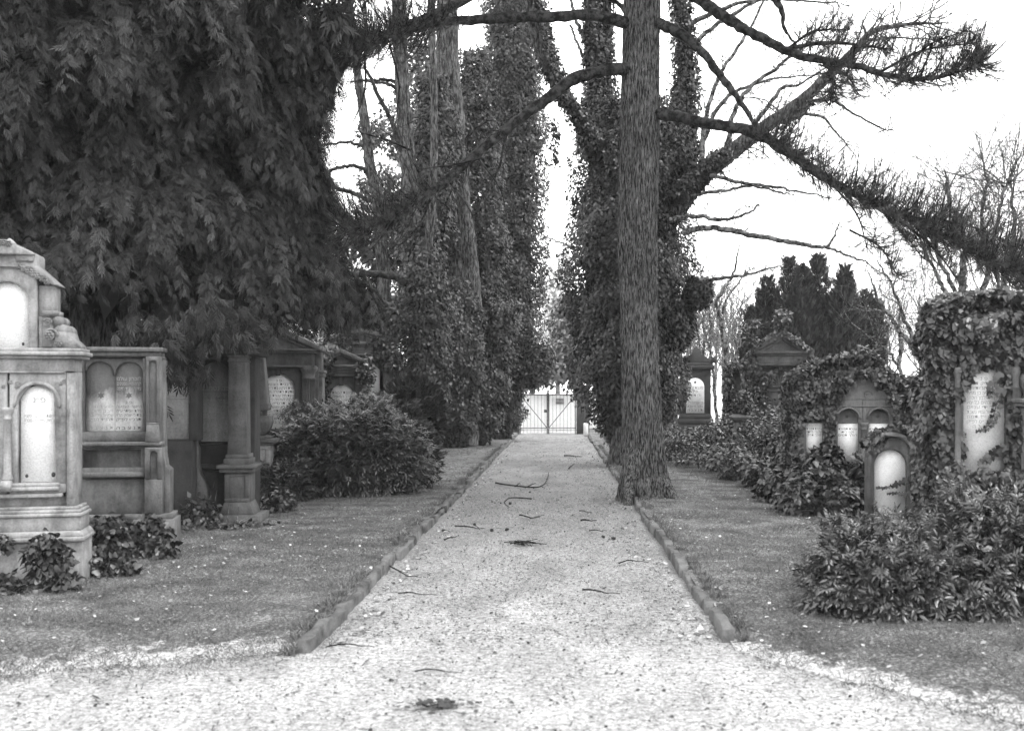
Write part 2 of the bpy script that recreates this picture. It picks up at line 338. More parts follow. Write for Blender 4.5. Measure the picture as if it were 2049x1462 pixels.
# grass blades and leaf litter
BL = (np.array([(-.06, 0, 0), (.06, 0, 0), (.035, .55, .06), (-.035, .55, .06), (0, 1, .28)]), [[(0, 1, 2, 3)], [(3, 2, 4)]])
def lawn_pts(n, y0, y1, xa, xb, p=1.0):
    x = xa + (xb - xa) * rng.random(n); y = y0 + (y1 - y0) * rng.random(n) ** p; k = y > front(x) - .05 * rng.random(n) - .1 * rng.random(n) ** 3; return x[k], y[k]
mb = MB()
for n, y0, y1, xa, xb, s in ((95000, 4.7, 12.5, -4.6, -1.63, .034), (105000, 4.2, 13.5, 1.19, 4.6, .034), (24000, 12.5, 32, -6, -1.65, .05), (24000, 13.5, 34, 1.2, 7, .05), (30000, 3.6, 7.2, -4.2, -1.4, .03), (26000, 3.9, 7.2, 1.0, 4.2, .03)):
    x, y = lawn_pts(n, y0, y1, xa, xb, 1.15); k = fbm(np.stack([x * 2.5, y * 2.5, 0 * x], -1), 33) + .25 * rng.random(len(x)) > .47
    y = y - .22 * abs(rng.normal(size=len(y))) * (y - front(x) < .5) * (rng.random(len(y)) < .5); x, y = x[k], y[k]; N = len(x); up = np.stack([rng.normal(size=N) * .9, rng.normal(size=N) * .9, .35 + .5 * rng.random(N)], -1)
    sh = np.clip(.05 + .2 * rng.random(N) + .75 * fbm(np.stack([x * .9, y * .9, 0 * x], -1), 44) * rng.random(N) * 1.3 + .25 * (rng.random(N) > .93), 0, 1)
    scatter(mb, BL, np.stack([x, y, lawn_z(x, y) - .004], -1), up, rng.normal(size=(N, 3)), s * (.5 + rng.random(N)), sh)
for xk, y0 in ((-1.63, 6.5), (1.17, 6.8)):                # unmown tufts along the kerbs
    N = 9000; y = y0 + 24 * rng.random(N) ** 1.4; y = y + .12 * np.sin(y * 21) ; x = xk + np.sign(xk) * (abs(rng.normal(size=N)) * .06 - .03); k = noise3(np.stack([y * 3, 0 * y, 0 * y + xk], -1), 3) > .42; x, y = x[k], y[k]; N = len(x)
    scatter(mb, BL, np.stack([x, y, lawn_z(x, y) - .004], -1), np.stack([rng.normal(size=N) * .6, rng.normal(size=N) * .6, .7 + .5 * rng.random(N)], -1), rng.normal(size=(N, 3)), .05 * (.5 + rng.random(N)), rng.random(N) ** 1.5)
tag(mb.build('grass', M_grass), 'short matted winter grass on both sides of the gravel path', 'grass', kind='stuff')
FL5 = (np.array([(.5, 0, 0), (.15, .45, .1), (-.4, .3, 0), (-.45, -.25, .08), (.1, -.4, 0)]), [[(0, 1, 2, 3, 4)]])
def flat(n): return np.stack([rng.normal(size=n), rng.normal(size=n), rng.normal(size=n) * .25], -1), np.stack([rng.normal(size=n) * .3, rng.normal(size=n) * .3, np.ones(n)], -1)
mb = MB()
x, y = np.concatenate([lawn_pts(2000, 4.5, 14, -4.5, -1.6), lawn_pts(2600, 4.3, 15, 1.1, 5), lawn_pts(700, 12, 34, 1.0, 3), lawn_pts(400, 12, 34, -3, -1.5)], 1); N = len(x); f, n_ = flat(N)
scatter(mb, FL5, np.stack([x, y, lawn_z(x, y) + .022], -1), f, n_, .008 + .03 * rng.random(N) ** 3)
N = 1500; e = rng.random(N) > .5; y = 6.7 + 30 * rng.random(N) ** 1.3; x = np.where(e, 1.0 - abs(rng.normal(size=N)) * .17, -1.45 + abs(rng.normal(size=N)) * .12); f, n_ = flat(N)
scatter(mb, FL5, np.stack([x, y, np.full(N, .012)], -1), f, n_, .015 + .04 * rng.random(N) ** 2)
tag(mb.build('leaf_litter', M_litter), 'small dry pale leaves scattered over grass and along the kerbs', 'leaf litter', kind='stuff')
mb = MB(); N = 17000; y = 3.9 + 34 * rng.random(N) ** 1.7; x = np.where(y > 6.6, -1.42 + 2.42 * rng.random(N), -3.4 + 6.6 * rng.random(N)); k = (y > 6.6) | (y < front(x)); k &= rng.random(N) < .35 + 1.1 * (fbm(np.stack([x * 3, y * 2, 0 * x], -1), 71) - .2)
x, y = x[k], y[k]; N = len(x); f, n_ = flat(N); scatter(mb, FL5, np.stack([x, y, np.full(N, .007)], -1), f, n_, .007 + .022 * rng.random(N) ** 3.)
N = 6000; y = 3.9 + 32 * rng.random(N) ** 1.5; x = np.where(y > 6.6, -1.42 + 2.42 * rng.random(N), -3.4 + 6.6 * rng.random(N)); k = (y > 6.6) | (y < front(x)); x, y = x[k], y[k]; N = len(x); f, n_ = flat(N); f[:, 2] *= .3
scatter(mb, (np.array([(-.03, 0, 0), (.03, 0, 0), (.045, .5, .01), (.0, 1, 0), (-.01, .5, .01)]), [[(0, 1, 2, 3, 4)]]), np.stack([x, y, np.full(N, .008)], -1), f, n_, .03 + .09 * rng.random(N) ** 2)
tag(mb.build('path_debris', M_dark), 'dark crumbs of leaves, needles and soil strewn on the gravel', 'debris', kind='stuff')

PEB = (np.array([(1, 0, 0), (-1, 0, 0), (0, .8, 0), (0, -.8, 0), (0, 0, .6), (0, 0, -.6)]), [[(0, 2, 4), (2, 1, 4), (1, 3, 4), (3, 0, 4), (2, 0, 5), (1, 2, 5), (3, 1, 5), (0, 3, 5)]])
mb = MB(); N = 15000; y = 3.9 + 12 * rng.random(N) ** 1.4; x = np.where(y > 6.6, -1.45 + 2.47 * rng.random(N), -3.6 + 7 * rng.random(N)); k = (y > 6.6) | (y < front(x) + .25 * rng.random(N)); x, y = x[k], y[k]; N = len(x)
scatter(mb, PEB, np.stack([x, y, np.full(N, .004)], -1), rng.normal(size=(N, 3)), rng.normal(size=(N, 3)) * .4 + [0, 0, 1], .003 + .008 * rng.random(N) ** 2.5)
tag(mb.build('gravel_stones', foliage('loose gravel stone', .2, .9, .2, 1.0)), 'loose gravel stones lying on the path', 'gravel', kind='stuff')
# fallen twigs and cones
def gp(px, py, z=.014): Y = GY(py); return np.array([PX(px, Y), Y, z])
TW = [([(992, 969), (1019, 975), (1074, 979), (1094, 965), (1098, 949)], 4.5, 'long curved fallen branch lying across the path beyond the cones', [(1050, 978, 1072, 966), (1030, 976, 1040, 966)]),
 ([(1064, 1001), (1023, 1001), (1009, 1009), (1018, 1020)], 4, 'hooked fallen twig curling round a pine cone on the path', []),
 ([(1039, 1034), (1060, 1040), (1080, 1040)], 4, 'short dark twig in mid path between hooked twig and twig pile', [(1060, 1040, 1090, 1030)]),
 ([(911, 1056), (950, 1061), (970, 1063)], 4, 'straight twig by the left cones on the path', [(960, 1062, 950, 1052)]),
 ([(769, 1132), (808, 1155), (835, 1161)], 4.5, 'twig leaning off the left kerb onto the gravel', []),
 ([(796, 1192), (835, 1194), (874, 1198)], 4, 'thin twig on the gravel near the left kerb front part', [(808, 1193, 812, 1183)]),
 ([(1165, 1185), (1202, 1191), (1241, 1196)], 5.5, 'thick bare stick lying on right half of the near path', []),
 ([(1239, 1131), (1266, 1127), (1298, 1132)], 4, 'bent twig touching the right kerb on the path', [(1266, 1127, 1258, 1120)]),
 ([(1161, 1045), (1195, 1047)], 5, 'short stubby stick on right side of path behind the cone pair', []),
 ([(830, 1349), (881, 1350), (927, 1357)], 4, 'long thin twig on the bright gravel nearest the viewer', []),
 ([(1129, 914), (1165, 917)], 4, 'far twig on the path beside the ivy tree roots', []),
 ([(1138, 940), (1149, 931)], 4, 'small upright twig at right of far path', []),
 ([(652, 1300), (711, 1298), (748, 1304)], 4.5, 'dark twig by the pale end stone of left kerb', []),
 ([(890, 1084), (918, 1077)], 4, 'forked twig scrap left of the twig pile', [(905, 1080, 898, 1076)]),
 ([(1160, 1025), (1185, 1030)], 3, 'slim twig on path left of the big trunk root', []),
 ([(1180, 1065), (1215, 1067)], 3, 'faint thin twig just behind the cone pair', [])]
for pts, wd, lab, subs in TW:
    mb = MB(); q = np.array([gp(a, b, .012) for a, b in pts]); q = smooth_path(q, 6); c = q.mean(0) * [1, 1, 0]
    r0 = wd * .5 * q[0, 1] / F * .8; q[:, 2] += r0 + .004 + .012 * np.abs(np.sin(np.linspace(0, 5, len(q)))); q[:, 0] += rng.normal(size=len(q)) * .004
    mb.tube(q - c, np.linspace(r0, r0 * .4, len(q)), 5)
    for a, b, a2, b2 in subs:
        p0 = gp(a, b, .02); Y = p0[1]; p1 = np.array([PX(a2, Y), Y + .03, PZ(b2, Y)]); p1[2] = min(p1[2], .12)
        mb.tube(np.array([p0, (p0 + p1) / 2 + [.005, 0, .004], p1]) - c, [r0 * .6, r0 * .5, r0 * .25], 4)
    o = mb.build('fallen_twig', M_twig); o.location = c; tag(o, lab, 'twig', 'twigs fallen on the gravel path')
mb = MB(); c = gp(1048, 1092, 0)
for k in range(16):
    a = rng.random() * 6.28; l = .1 + .12 * rng.random(); d = np.array([math.cos(a), math.sin(a) * .7, .25 * rng.random()]); p = np.array([rng.normal() * .05, rng.normal() * .05, .014 + .02 * rng.random()])
    mb.tube([p - d * l * .6 * [1, 1, .1], p + [0, 0, .015], p + d * l], [.006, .005, .003], 4)
o = mb.build('twig_pile', M_twig); o.location = c; tag(o, 'small tangled pile of dark twigs in the middle of the path', 'twig pile')
mb = MB(); N = 60; f, n_ = flat(N); scatter(mb, FL5, np.stack([rng.normal(size=N) * .07, rng.normal(size=N) * .03, .012 + .02 * rng.random(N)], -1), f, n_, .03 + .02 * rng.random(N))
o = mb.build('leaf_clump', M_dark); o.location = gp(870, 1416, 0); tag(o, 'flattened dark clump of wet leaves on the near gravel', 'leaf clump')
def cone_mesh():
    mb = MB(); n = 70; i = np.arange(n); t = (i + .5) / n; a = i * 2.39996; r = .5 * np.sin(np.pi * np.clip(t * .92 + .06, 0, 1)) ** .7
    pos = np.stack([t * 1.5 - .75, r * np.cos(a) * .8, r * np.sin(a) * .8], -1); out = np.stack([0 * t + .5, np.cos(a), np.sin(a)], -1)
    mb.lathe(0, 0, [(.05, -.7), (.3, -.4), (.38, 0), (.25, .45), (.05, .72)], 10); V = mb.V[0]; mb.V[0] = V[:, [2, 0, 1]]
    scatter(mb, (KITE[0] * [1, 1, 1], KITE[1]), pos * .9, out, np.stack([1 + 0 * t, -np.cos(a), -np.sin(a)], -1), .42); return mb
cone0 = None
for i, (px, py, s, lab) in enumerate([(1021, 1009, .030, 'pine cone held inside the hooked twig'), (950, 1051, .026, 'pine cone just above the straight twig'), (984, 1063, .03, 'pine cone right of the straight twig, next to the upright one'),
    (1014, 1062, .034, 'plump pine cone standing on mid path'), (888, 1064, .033, 'pine cone close to the left kerb'), (1207, 1076, .027, 'smaller pine cone of the right-hand pair'),
    (1228, 1080, .036, 'larger pine cone of the right-hand pair'), (1060, 986, .026, 'farthest pine cone, below the long curved branch')]):
    if cone0 is None: cone0 = cone_mesh().build('pine_cone', M_dark); o = cone0
    else: o = cone0.copy(); COL.objects.link(o)
    o.location = gp(px, py, s * .55); o.scale = (s, s, s); o.rotation_euler = (rng.random() * 6, rng.normal() * .2, rng.random() * 6); tag(o, lab, 'pine cone', 'pine cones on the gravel path')

# thin air haze
m, nt, b = mat('haze'); nt.nodes.remove(b); pv = nd(nt, 'ShaderNodeVolumePrincipled'); pv.inputs['Density'].default_value = HAZE; pv.inputs['Color'].default_value = grey(.95); nt.links.new(pv.outputs[0], nt.nodes['Material Output'].inputs['Volume'])
mb = MB(); mb.box(-60, 60, -10.5, 190, -1.2, 34); tag(mb.build('haze', m), kind='stuff')
# ---------------------------------------------------------------- monuments
def arc(cx, cz, r, a0=0, a1=180, n=18, rz=None, cusp=0):
    rz = rz or r; o = []
    for i in range(n + 1):
        a = R(a0 + (a1 - a0) * i / n); k = 1 - cusp * abs(math.sin((a - R(a0)) * 2.5)) ** .6 if cusp else 1
        o.append((cx + r * k * math.cos(a), cz + rz * k * math.sin(a)))
    return o
class Mon:
    """a monument measured in photo pixels on its own front plane at distance Y, built in metres round its base"""
    def __init__(s, name, cat, label, px, Y, rot=0, group=None, mats=None):
        s.o = tag(empty(name, (PX(px, Y), Y, 0), R(rot)), label, cat, group); s.px = px; s.Y = Y; s.k = Y / F; s.parts = {}; s.mats = mats or {}
        s.c = math.cos(R(rot)); s.dk = 1.
    def dp(s, b): return b if b <= .25 else .25 + (b - .25) * s.dk
    def x(s, p): return (p - s.px) * s.k / s.c
    def z(s, p): return PZ(p, s.Y)
    def mb(s, key): return s.parts.setdefault(key, MB())
    def box(s, key, x1, y1, x2, y2, f=0, b=.3): s.mb(key).box(s.x(x1), s.x(x2), f, s.dp(b), s.z(y1), s.z(y2)); return s
    def prism(s, key, pts, f=0, b=.3): s.mb(key).prism([(s.x(a), s.z(c)) for a, c in pts], f, s.dp(b)); return s
    def arch_pts(s, x1, y1, x2, y2, flat=1., n=18, cusp=0):
        X1, X2, Z1, Z2 = s.x(x1), s.x(x2), s.z(y1), s.z(y2); r = (X2 - X1) / 2; rz = r * flat
        if flat < .01: return [(X1, Z2), (X1, Z1), (X2, Z1), (X2, Z2)]
        return [(X1, Z2), ] + [(X1, Z1 - rz)] + arc((X1 + X2) / 2, Z1 - rz, r, 180, 0, n, rz, cusp)[(0 if cusp else 1):] + [(X2, Z2)]
    def plaque(s, key, x1, y1, x2, y2, f, b, flat=1., g=0): s.mb(key).prism(s.arch_pts(x1 - g, y1 - g, x2 + g, y2 + g, flat), f, b); return s
    def frame(s, key, X1, Y1, X2, Y2, x1, y1, x2, y2, f, b, flat=1., cusp=0):   # slab with an arched opening, jambs and sill
        a = s.arch_pts(x1, y1, x2, y2, flat, 20, cusp); m = s.mb(key)
        m.prism([(s.x(X1), s.z(y2)), (s.x(X1), s.z(Y1)), (s.x(X2), s.z(Y1)), (s.x(X2), s.z(y2))] + a[::-1], f, b)
        if Y2 > y2: m.box(s.x(X1), s.x(X2), f, b, s.z(y2), s.z(Y2))
        return s
    def lathe(s, key, px, prof, yc, sides=20):
        s.mb(key).lathe(s.x(px), yc, [(r * s.k, s.z(p)) for r, p in prof], sides); return s
    def column(s, key, px, r, y1, y2, yc, sides=18, flute=False):
        h = y2 - y1; m = s.mb(key)
        s.lathe(key, px, [(r * 1.45, y2), (r * 1.45, y2 - h * .03), (r * 1.2, y2 - h * .05), (r * 1.25, y2 - h * .07), (r, y2 - h * .09), (r * .92, y1 + h * .17), (r * 1.1, y1 + h * .165), (r * 1.1, y1 + h * .15), (r * .95, y1 + h * .145), (r * 1.1, y1 + h * .08), (r * 1.5, y1 + h * .04), (r * 1.5, y1)], yc, sides)
        if flute:
            for i in range(8):
                a = R(180 + 180 * (i + .5) / 8); xx = s.x(px) + r * .95 * s.k * math.cos(a); yy = yc + r * .95 * s.k * math.sin(a)
                m.tube([(xx, yy, s.z(y2 - h * .1)), (xx, yy, s.z(y1 + h * .18))], r * s.k * .17, 5)
        return s
    def rosette(s, key, px, py, r, f):
        m = s.mb(key + '#r%d' % len(s.parts)); R0 = r * s.k
        for i in range(7):
            a = i * 2 * math.pi / 6; rr = 0 if i == 6 else R0 * .62; q = R0 * (.4 if i < 6 else .3)
            m.lathe(0, 0, [(q * .3, q), (q * .8, q * .6), (q, 0)], 8); V = m.V[-1]; m.V[-1] = np.stack([V[:, 0] + s.x(px) + rr * math.cos(a), f - V[:, 2] * .8 - (.01 if i == 6 else 0), V[:, 1] + s.z(py) + rr * math.sin(a)], -1)
        return s
    def scroll(s, key, px, py, r, f, turns=1.6, sg=1):
        t = np.linspace(0, turns * 2 * np.pi, 26); rr = r * s.k * (1 - .8 * t / t[-1]); m = s.mb(key + '#s%d' % len(s.parts))
        m.tube(np.stack([s.x(px) + sg * rr * np.cos(t), np.full(26, f), s.z(py) + rr * np.sin(t)], -1), r * s.k * .17 * np.linspace(1, .6, 26), 6); return s
    def text(s, key, lines, x1, x2, ytop, lh, f, mt, justify=True, size=.78):
        mb = MB(); 
        for i, ln in enumerate(lines):
            if not ln: continue
            c = bpy.data.curves.new('t', 'FONT'); c.body = ln[::-1]; c.resolution_u = 2; o = bpy.data.objects.new('t', c); COL.objects.link(o)
            me = bpy.data.meshes.new_from_object(o.evaluated_get(bpy.context.evaluated_depsgraph_get()))
            n = len(me.vertices)
            if n:
                V = np.empty(n * 3); me.vertices.foreach_get('co', V); V = V.reshape(-1, 3); wd = np.ptp(V[:, 0]) or 1; h = lh * s.k * size / .75
                full = abs(s.x(x2) - s.x(x1)); W = min(full, wd * h * 1.15); W = full if (justify and W > full * .8) else W
                cx = (s.x(x1) + s.x(x2)) / 2; X = (V[:, 0] - V[:, 0].min()) / wd * W - W / 2 + cx; Z = s.z(ytop + (i + .85) * lh) + V[:, 1] * h
                me.calc_loop_triangles(); T = np.empty(len(me.loop_triangles) * 3, np.int32); me.loop_triangles.foreach_get('vertices', T)
                mb.add(np.stack([X, np.full(n, f), Z], -1), T.reshape(-1, 3))
            bpy.data.objects.remove(o); bpy.data.curves.remove(c)
        if mb.n: mb.build(key, mt, s.o)
        return s
    def star(s, key, px, py, r, f, mt):
        mb = MB(); k = r * s.k
        for a0 in (90, 270):
            mb.add([(s.x(px) + k * math.cos(R(a0 + a)), f - (.0004 if a0 > 100 else 0), s.z(py) + k * math.sin(R(a0 + a))) for a in (0, 120, 240)], [(0, 2, 1)])
        mb.build(key, mt, s.o); return s
    def done(s, bevel=.006):
        for key, m in s.parts.items():
            nm = key.split('#')[0]; mt = s.mats.get(nm, s.mats.get('*')); m.build(nm, mt, s.o, smooth=False, bevel=bevel if nm in BEV else 0)
        return s.o
BEV = {'body', 'base', 'cornice', 'frame', 'plinth', 'pedestal', 'pilaster', 'pediment', 'roof', 'sill', 'slab', 'panel', 'cap', 'pillar', 'wing', 'attic', 'frieze'}
HEB = ['פה נטמנה', 'האשה הצנועה והחשובה', 'אשת חיל עטרת בעלה', 'תפארת בניה ידיה פרשה', 'לעני ולאביון שלחה', 'מרת שרה בת יצחק', 'נפטרה בשם טוב', 'ביום ב׳ ח׳ אדר', 'ונקברה למחרתו בכבוד', 'שנת תר״ן לפ״ק', 'ת נ צ ב ה', 'זכר צדיק לברכה', 'איש תם וישר', 'הלך בדרך טובים']
G = 'stone grave monuments in the row left of the path'; GR = 'stone grave monuments on the right of the path'
M_w1 = stone('white marble', .82, .12, .12, .5, 90); M_w2 = stone('flecked marble', .8, .3, .15, .6, 120, seed=4)
M_w3 = stone('sooty marble', .8, .15, .3, .6, 60, soot=(1.32, 1.62, .3, .1), seed=2); M_w4 = stone('grey slab', .2, .3, .4, .8, 40, seed=9)
M_w5 = stone('rain washed slab', .36, .3, .5, .7, 50, soot=(1.1, 1.9, .5, .25), seed=6)
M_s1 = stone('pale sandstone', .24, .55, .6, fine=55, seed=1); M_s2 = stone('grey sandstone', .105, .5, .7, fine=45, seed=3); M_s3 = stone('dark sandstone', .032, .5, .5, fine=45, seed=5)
M_s4 = stone('mid sandstone', .085, .45, .55, fine=45, seed=8); M_s5 = stone('black granite', .035, .4, .2, .7, 80, seed=7)

M_s7 = stone('temple sandstone', .06, .45, .5, fine=45, seed=15)
# 1 - pale neo-gothic double monument at the left edge
m = Mon('gothic_monument', 'monument', 'pale two-storey gothic monument with arched white plaques and scrolls, at the left edge', 5, 8.3, 13, G, {'*': M_s1, 'plaque': M_w1}); m.dk = .35
m.box('plinth', -142, 1086, 150, 1225, .0, .62).box('plinth', -146, 1077, 154, 1086.3, -.03, .64)
m.prism('plinth', [(-146, 1077.3), (154, 1077.3), (146, 1066), (-138, 1066)], -.015, .62)
m.box('base', -136, 1037, 145, 1066.3, .03, .58).box('base', -140, 1030, 149, 1037.3, .01, .6).box('base', -136, 1023, 145, 1030.2, .03, .58).box('base', -132, 1017, 141, 1023.3, .05, .57)
m.box('body', -128, 742, 132, 1017.3, .16, .55).box('body', -128, 714, 132, 742.2, .07, .55)
m.box('pilaster#a', 117, 745, 133, 1017, .065, .5).box('pilaster#a', 121, 800, 130, 1000, .05, .1).box('pilaster#b', -123, 745, -107, 1017, .065, .5)
m.frame('frame#r', 12, 742, 116, 990, 27, 768, 98, 970, .08, .17, 1, .13).frame('frame#l', -106, 742, 8, 990, -88, 768, -17, 970, .08, .17, 1, .13)
m.prism('frame#r', m and [(20, 816), (20, 808)] + [(63 + 43 * math.cos(R(a)), 806 - 45 * math.sin(R(a))) for a in range(180, -1, -12)] + [(106, 816), (101, 816)] + [(63 + 37 * math.cos(R(a)), 808 - 39 * math.sin(R(a))) for a in range(0, 181, 12)], .06, .09)
for a in (-30, 0, 30): m.rosette('ornament', 112 + a * .2, 762 + abs(a) * .15, 5, .08).rosette('ornament', 14 + a * .4, 764 + abs(a) * .3, 5, .08)
m.scroll('ornament', 100, 768, 6, .078).scroll('ornament', 28, 768, 6, .078, sg=-1)
m.plaque('plaque#r', 30, 771, 96, 968, .125, .162, 1).plaque('plaque#l', -86, 771, -20, 968, .125, .162)
m.box('sill', -90, 976, 104, 984, .03, .16).box('sill', -98, 990, 110, 998, .05, .17).box('sill', -90, 968.5, 104, 976.3, .05, .14)
m.column('colonnette', 10, 7.5, 815, 962, .06).box('colonnette', 1, 962.2, 19, 984, .0, .12)
m.box('cornice', -134, 741.5, 115, 746, .05, .17).box('cornice', -136, 710, 146, 716.3, .03, .6).box('cornice', -142, 702, 151, 710.2, -.01, .63).box('cornice', -136, 695, 146, 702.2, .03, .6)
m.box('attic', -52, 528, 62, 695.2, .2, .5).box('attic', 62, 566, 92, 629, .14, .48).box('attic', -82, 566, -52, 629, .14, .48)
m.frame('frame#u', -50, 528, 61, 703, -37, 560, 46, 700, .1, .21, 1).plaque('plaque#u', -38, 559, 47, 700, .165, .205)
m.prism('attic', [(62, 628.5), (62, 695), (70, 695), (70, 632), (92, 632)], .13, .4)
m.prism('roof', [(-52, 505), (62, 505), (62, 528.3), (102, 566.3), (90, 566.3), (52, 532), (-42, 532), (-80, 566.3), (-92, 566.3), (-52, 528.3)], .06, .52)
m.box('roof', 58, 505.5, 26, 520, .03, .5)
m.prism('roof', [(-50, 508), (60, 508), (60, 503), (30, 488), (-20, 488), (-50, 503)], .0, .55)
m.lathe('ornament', 5, [(9, 489), (13, 480), (7, 474), (2, 470)], .2, 10)
for i in range(7): m.rosette('ornament', 30 + i * 8.5, 527 + i * 5.2, 8, .07).rosette('ornament', -20 - i * 8.5, 527 + i * 5.2, 8, .07)
for i in range(4): m.rosette('ornament', -8 + i * 8, 484 + abs(i - 1.5) * 2, 7, .0)
for sg, ax in ((1, 5), (-1, 5)):
    g = lambda p: ax + sg * (p - 5)
    def cyl(cx, cy, r, f=.1, b=.46): m.prism('volute#%d' % sg, [(g(cx) + r * math.cos(R(a)), cy + r * .9 * math.sin(R(a))) for a in range(0, 360, 20)], f, b)
    m.box('volute#%d' % sg, g(70), 618, g(98), 629, .1, .46); cyl(100, 639, 11); cyl(108, 660, 16); m.box('volute#%d' % sg, g(70), 628, g(98), 692, .12, .45)
    m.prism('volute#%d' % sg, [(g(98), 660), (g(124), 662), (g(128), 676), (g(140), 688), (g(142), 695), (g(90), 695)], .09, .47)
    m.scroll('ornament', g(80), 642, 9, .09).scroll('ornament', g(86), 668, 14, .09).rosette('ornament', g(84), 668, 9, .085).rosette('ornament', g(102), 686, 7, .08)
for px, py in ((41, 952), (88, 955), (32, 686)): m.lathe('bolt', px, [(3, py)], .1, 8)
m.parts.pop('bolt'); bb = m.mb('bolt_hole')
for px, py, r, f in ((41, 955, 3, .122), (90, 953, 4, .122), (32, 686, 2.6, .162)):
    bb.prism([(m.x(px) + r * m.k * math.cos(R(a)), m.z(py) + 1.3 * r * m.k * math.sin(R(a))) for a in range(0, 360, 30)], f, f + .02)
m.mats['bolt_hole'] = M_s5
m.text('inscription', ['פ״נ', '', ], 45, 82, 792, 16, .121, M_letterpale)
m.text('inscription', ['אשת חיל מי ימצא', 'ורחוק מפנינים מכרה'], 36, 92, 828, 9, .121, M_letterpale)
m.done()

# 2 - twin tablet monument
m = Mon('twin_tablet_monument', 'monument', 'grey monument with two arched tablets, stars and black lettering, right of the pale gothic one', 240, 10.3, 12, G, {'*': M_s2, 'tablet': M_w3}); m.dk = .35
m.box('base', 150, 1040, 343, 1130, -.05, .62).box('base', 152, 1030, 338, 1040.3, -.02, .6).box('body', 158, 718, 318, 1030.3, .16, .52)
m.box('cornice', 152, 694, 318, 703, .02, .55).box('cornice', 156, 703, 314, 712, .06, .52).box('body', 158, 711.5, 316, 718.3, .1, .52)
m.frame('frame', 160, 715, 286, 884, 172, 716, 280, 864, .06, .17, .0001)
m.prism('frame', [(172, 716), (280, 716), (280, 740)] + [(253.5 + 25 * math.cos(R(a)), 745 - 22 * math.sin(R(a))) for a in range(0, 181, 15)] + [(226, 752)] + [(199 + 25 * math.cos(R(a)), 745 - 22 * math.sin(R(a))) for a in range(0, 181, 15)] + [(172, 740)], .1, .16)
m.box('tablet#a', 173, 717, 225.6, 863, .125, .165).box('tablet#b', 226.6, 717, 279, 863, .125, .165)
m.star('star', 200, 791, 7, .1235, M_letter).star('star', 252, 791, 7, .1235, M_letter)
m.text('inscription', ['הצעיר חיים', 'זאב בן מהור״ר', 'שמואל ז״ל שנת', 'תרנ״ד לפ״ק', '', 'ת נ צ ב ה'], 178, 223, 809, 8.6, .1235, M_letterpale)
m.text('inscription', ['פ נ', 'האשה הצנועה', 'מרת אסתר ע״ה', 'בת ר׳ יצחק הלוי', 'תרנ״ו לפ״ק', '', 'ת נ צ ב ה'], 229, 275, 800.5, 8.6, .1235, M_letter)
m.text('inscription', ['לזכרון עולם', 'יקרה היא מפנינים', 'צדקה וחסד רדפה'], 230, 275, 752, 10, .1235, M_letterpale)
m.box('sill', 156, 884, 318, 892, .0, .5).box('sill', 158, 892, 316, 896, .04, .5)
m.frame('panel', 160, 896, 284, 955, 168, 900, 276, 936, .07, .17, .0001).prism('panel', [(162, 955), (284, 955), (284, 945), (162, 945)], .02, .12)
m.box('body', 164, 960, 284, 1030, .1, .2)
m.box('pilaster#a', 287, 712, 315, 884, .02, .5).frame('pilaster#a', 289, 716, 312, 850, 294, 722, 307, 846, -.005, .03, .6)
m.scroll('pilaster#a', 300, 862, 9, .0, 1.4).prism('pilaster#a', [(289, 850), (312, 850), (315, 884), (286, 884)], -.01, .03)
m.frame('pilaster#b', 286, 896, 318, 1030, 296, 903, 309, 960, -.02, .03, 1).box('pilaster#b', 285, 896, 318.5, 1030, .02, .5)
m.prism('wing', [(318, 905), (322, 935), (330, 942), (330, 1030), (318, 1030)], .08, .5)
m.done()

# 3 - slab with double round top, in deep shade
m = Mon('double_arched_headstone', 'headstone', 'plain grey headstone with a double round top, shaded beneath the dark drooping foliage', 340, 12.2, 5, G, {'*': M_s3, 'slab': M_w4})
a = [(283, 882), (283, 800)] + [(306 + 23 * math.cos(R(t)), 790 - 24 * math.sin(R(t))) for t in range(180, -1, -15)] + [(330, 786)] + [(353 + 22 * math.cos(R(t)), 788 - 23 * math.sin(R(t))) for t in range(180, -1, -15)] + [(375, 882)]
m.prism('slab', a, .04, .16).box('slab', 285, 796, 374, 798.5, .03, .05).box('slab', 325, 800, 327, 880, .034, .05)
m.box('base', 280, 882, 383, 1090, -.04, .22).box('base', 276, 878, 378, 882.3, -.02, .3).box('pillar', 377, 700, 392, 882, .0, .3).box('pillar#b', 268, 700, 281, 882, .0, .3).box('cornice', 266, 690, 394, 700.2, -.03, .33).box('body', 270, 752, 390, 882, .2, .3)
m.done()

# 4 - tomb with pillar on pedestal and scrolled side wing
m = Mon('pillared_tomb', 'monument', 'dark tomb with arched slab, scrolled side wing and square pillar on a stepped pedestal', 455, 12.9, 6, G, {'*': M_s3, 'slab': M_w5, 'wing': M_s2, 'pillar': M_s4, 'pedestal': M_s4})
m.box('body', 396, 712, 505, 1060, .12, .5).frame('frame', 394, 712, 468, 890, 400, 722, 460, 885, .02, .13, 1).plaque('slab', 401, 723, 459, 884, .08, .125)
m.text('inscription', HEB[:6] + ['', 'תנצב״ה'], 405, 455, 770, 13, .078, M_letterpale)
m.box('cornice', 386, 700, 520, 712.3, -.4, .55).box('cornice', 390, 688, 516, 700.2, -.34, .52).box('cornice', 384, 680, 522, 688.2, -.42, .56)
m.prism('pediment', [(388, 680), (518, 680), (453, 640)], -.3, .5).box('frieze', 400, 884, 470, 930, .05, .13)
m.box('cornice', 402, 928, 470, 938, -.06, .2).box('cornice', 406, 938, 468, 943, -.02, .2).box('body', 408, 943, 466, 1060, .03, .2)
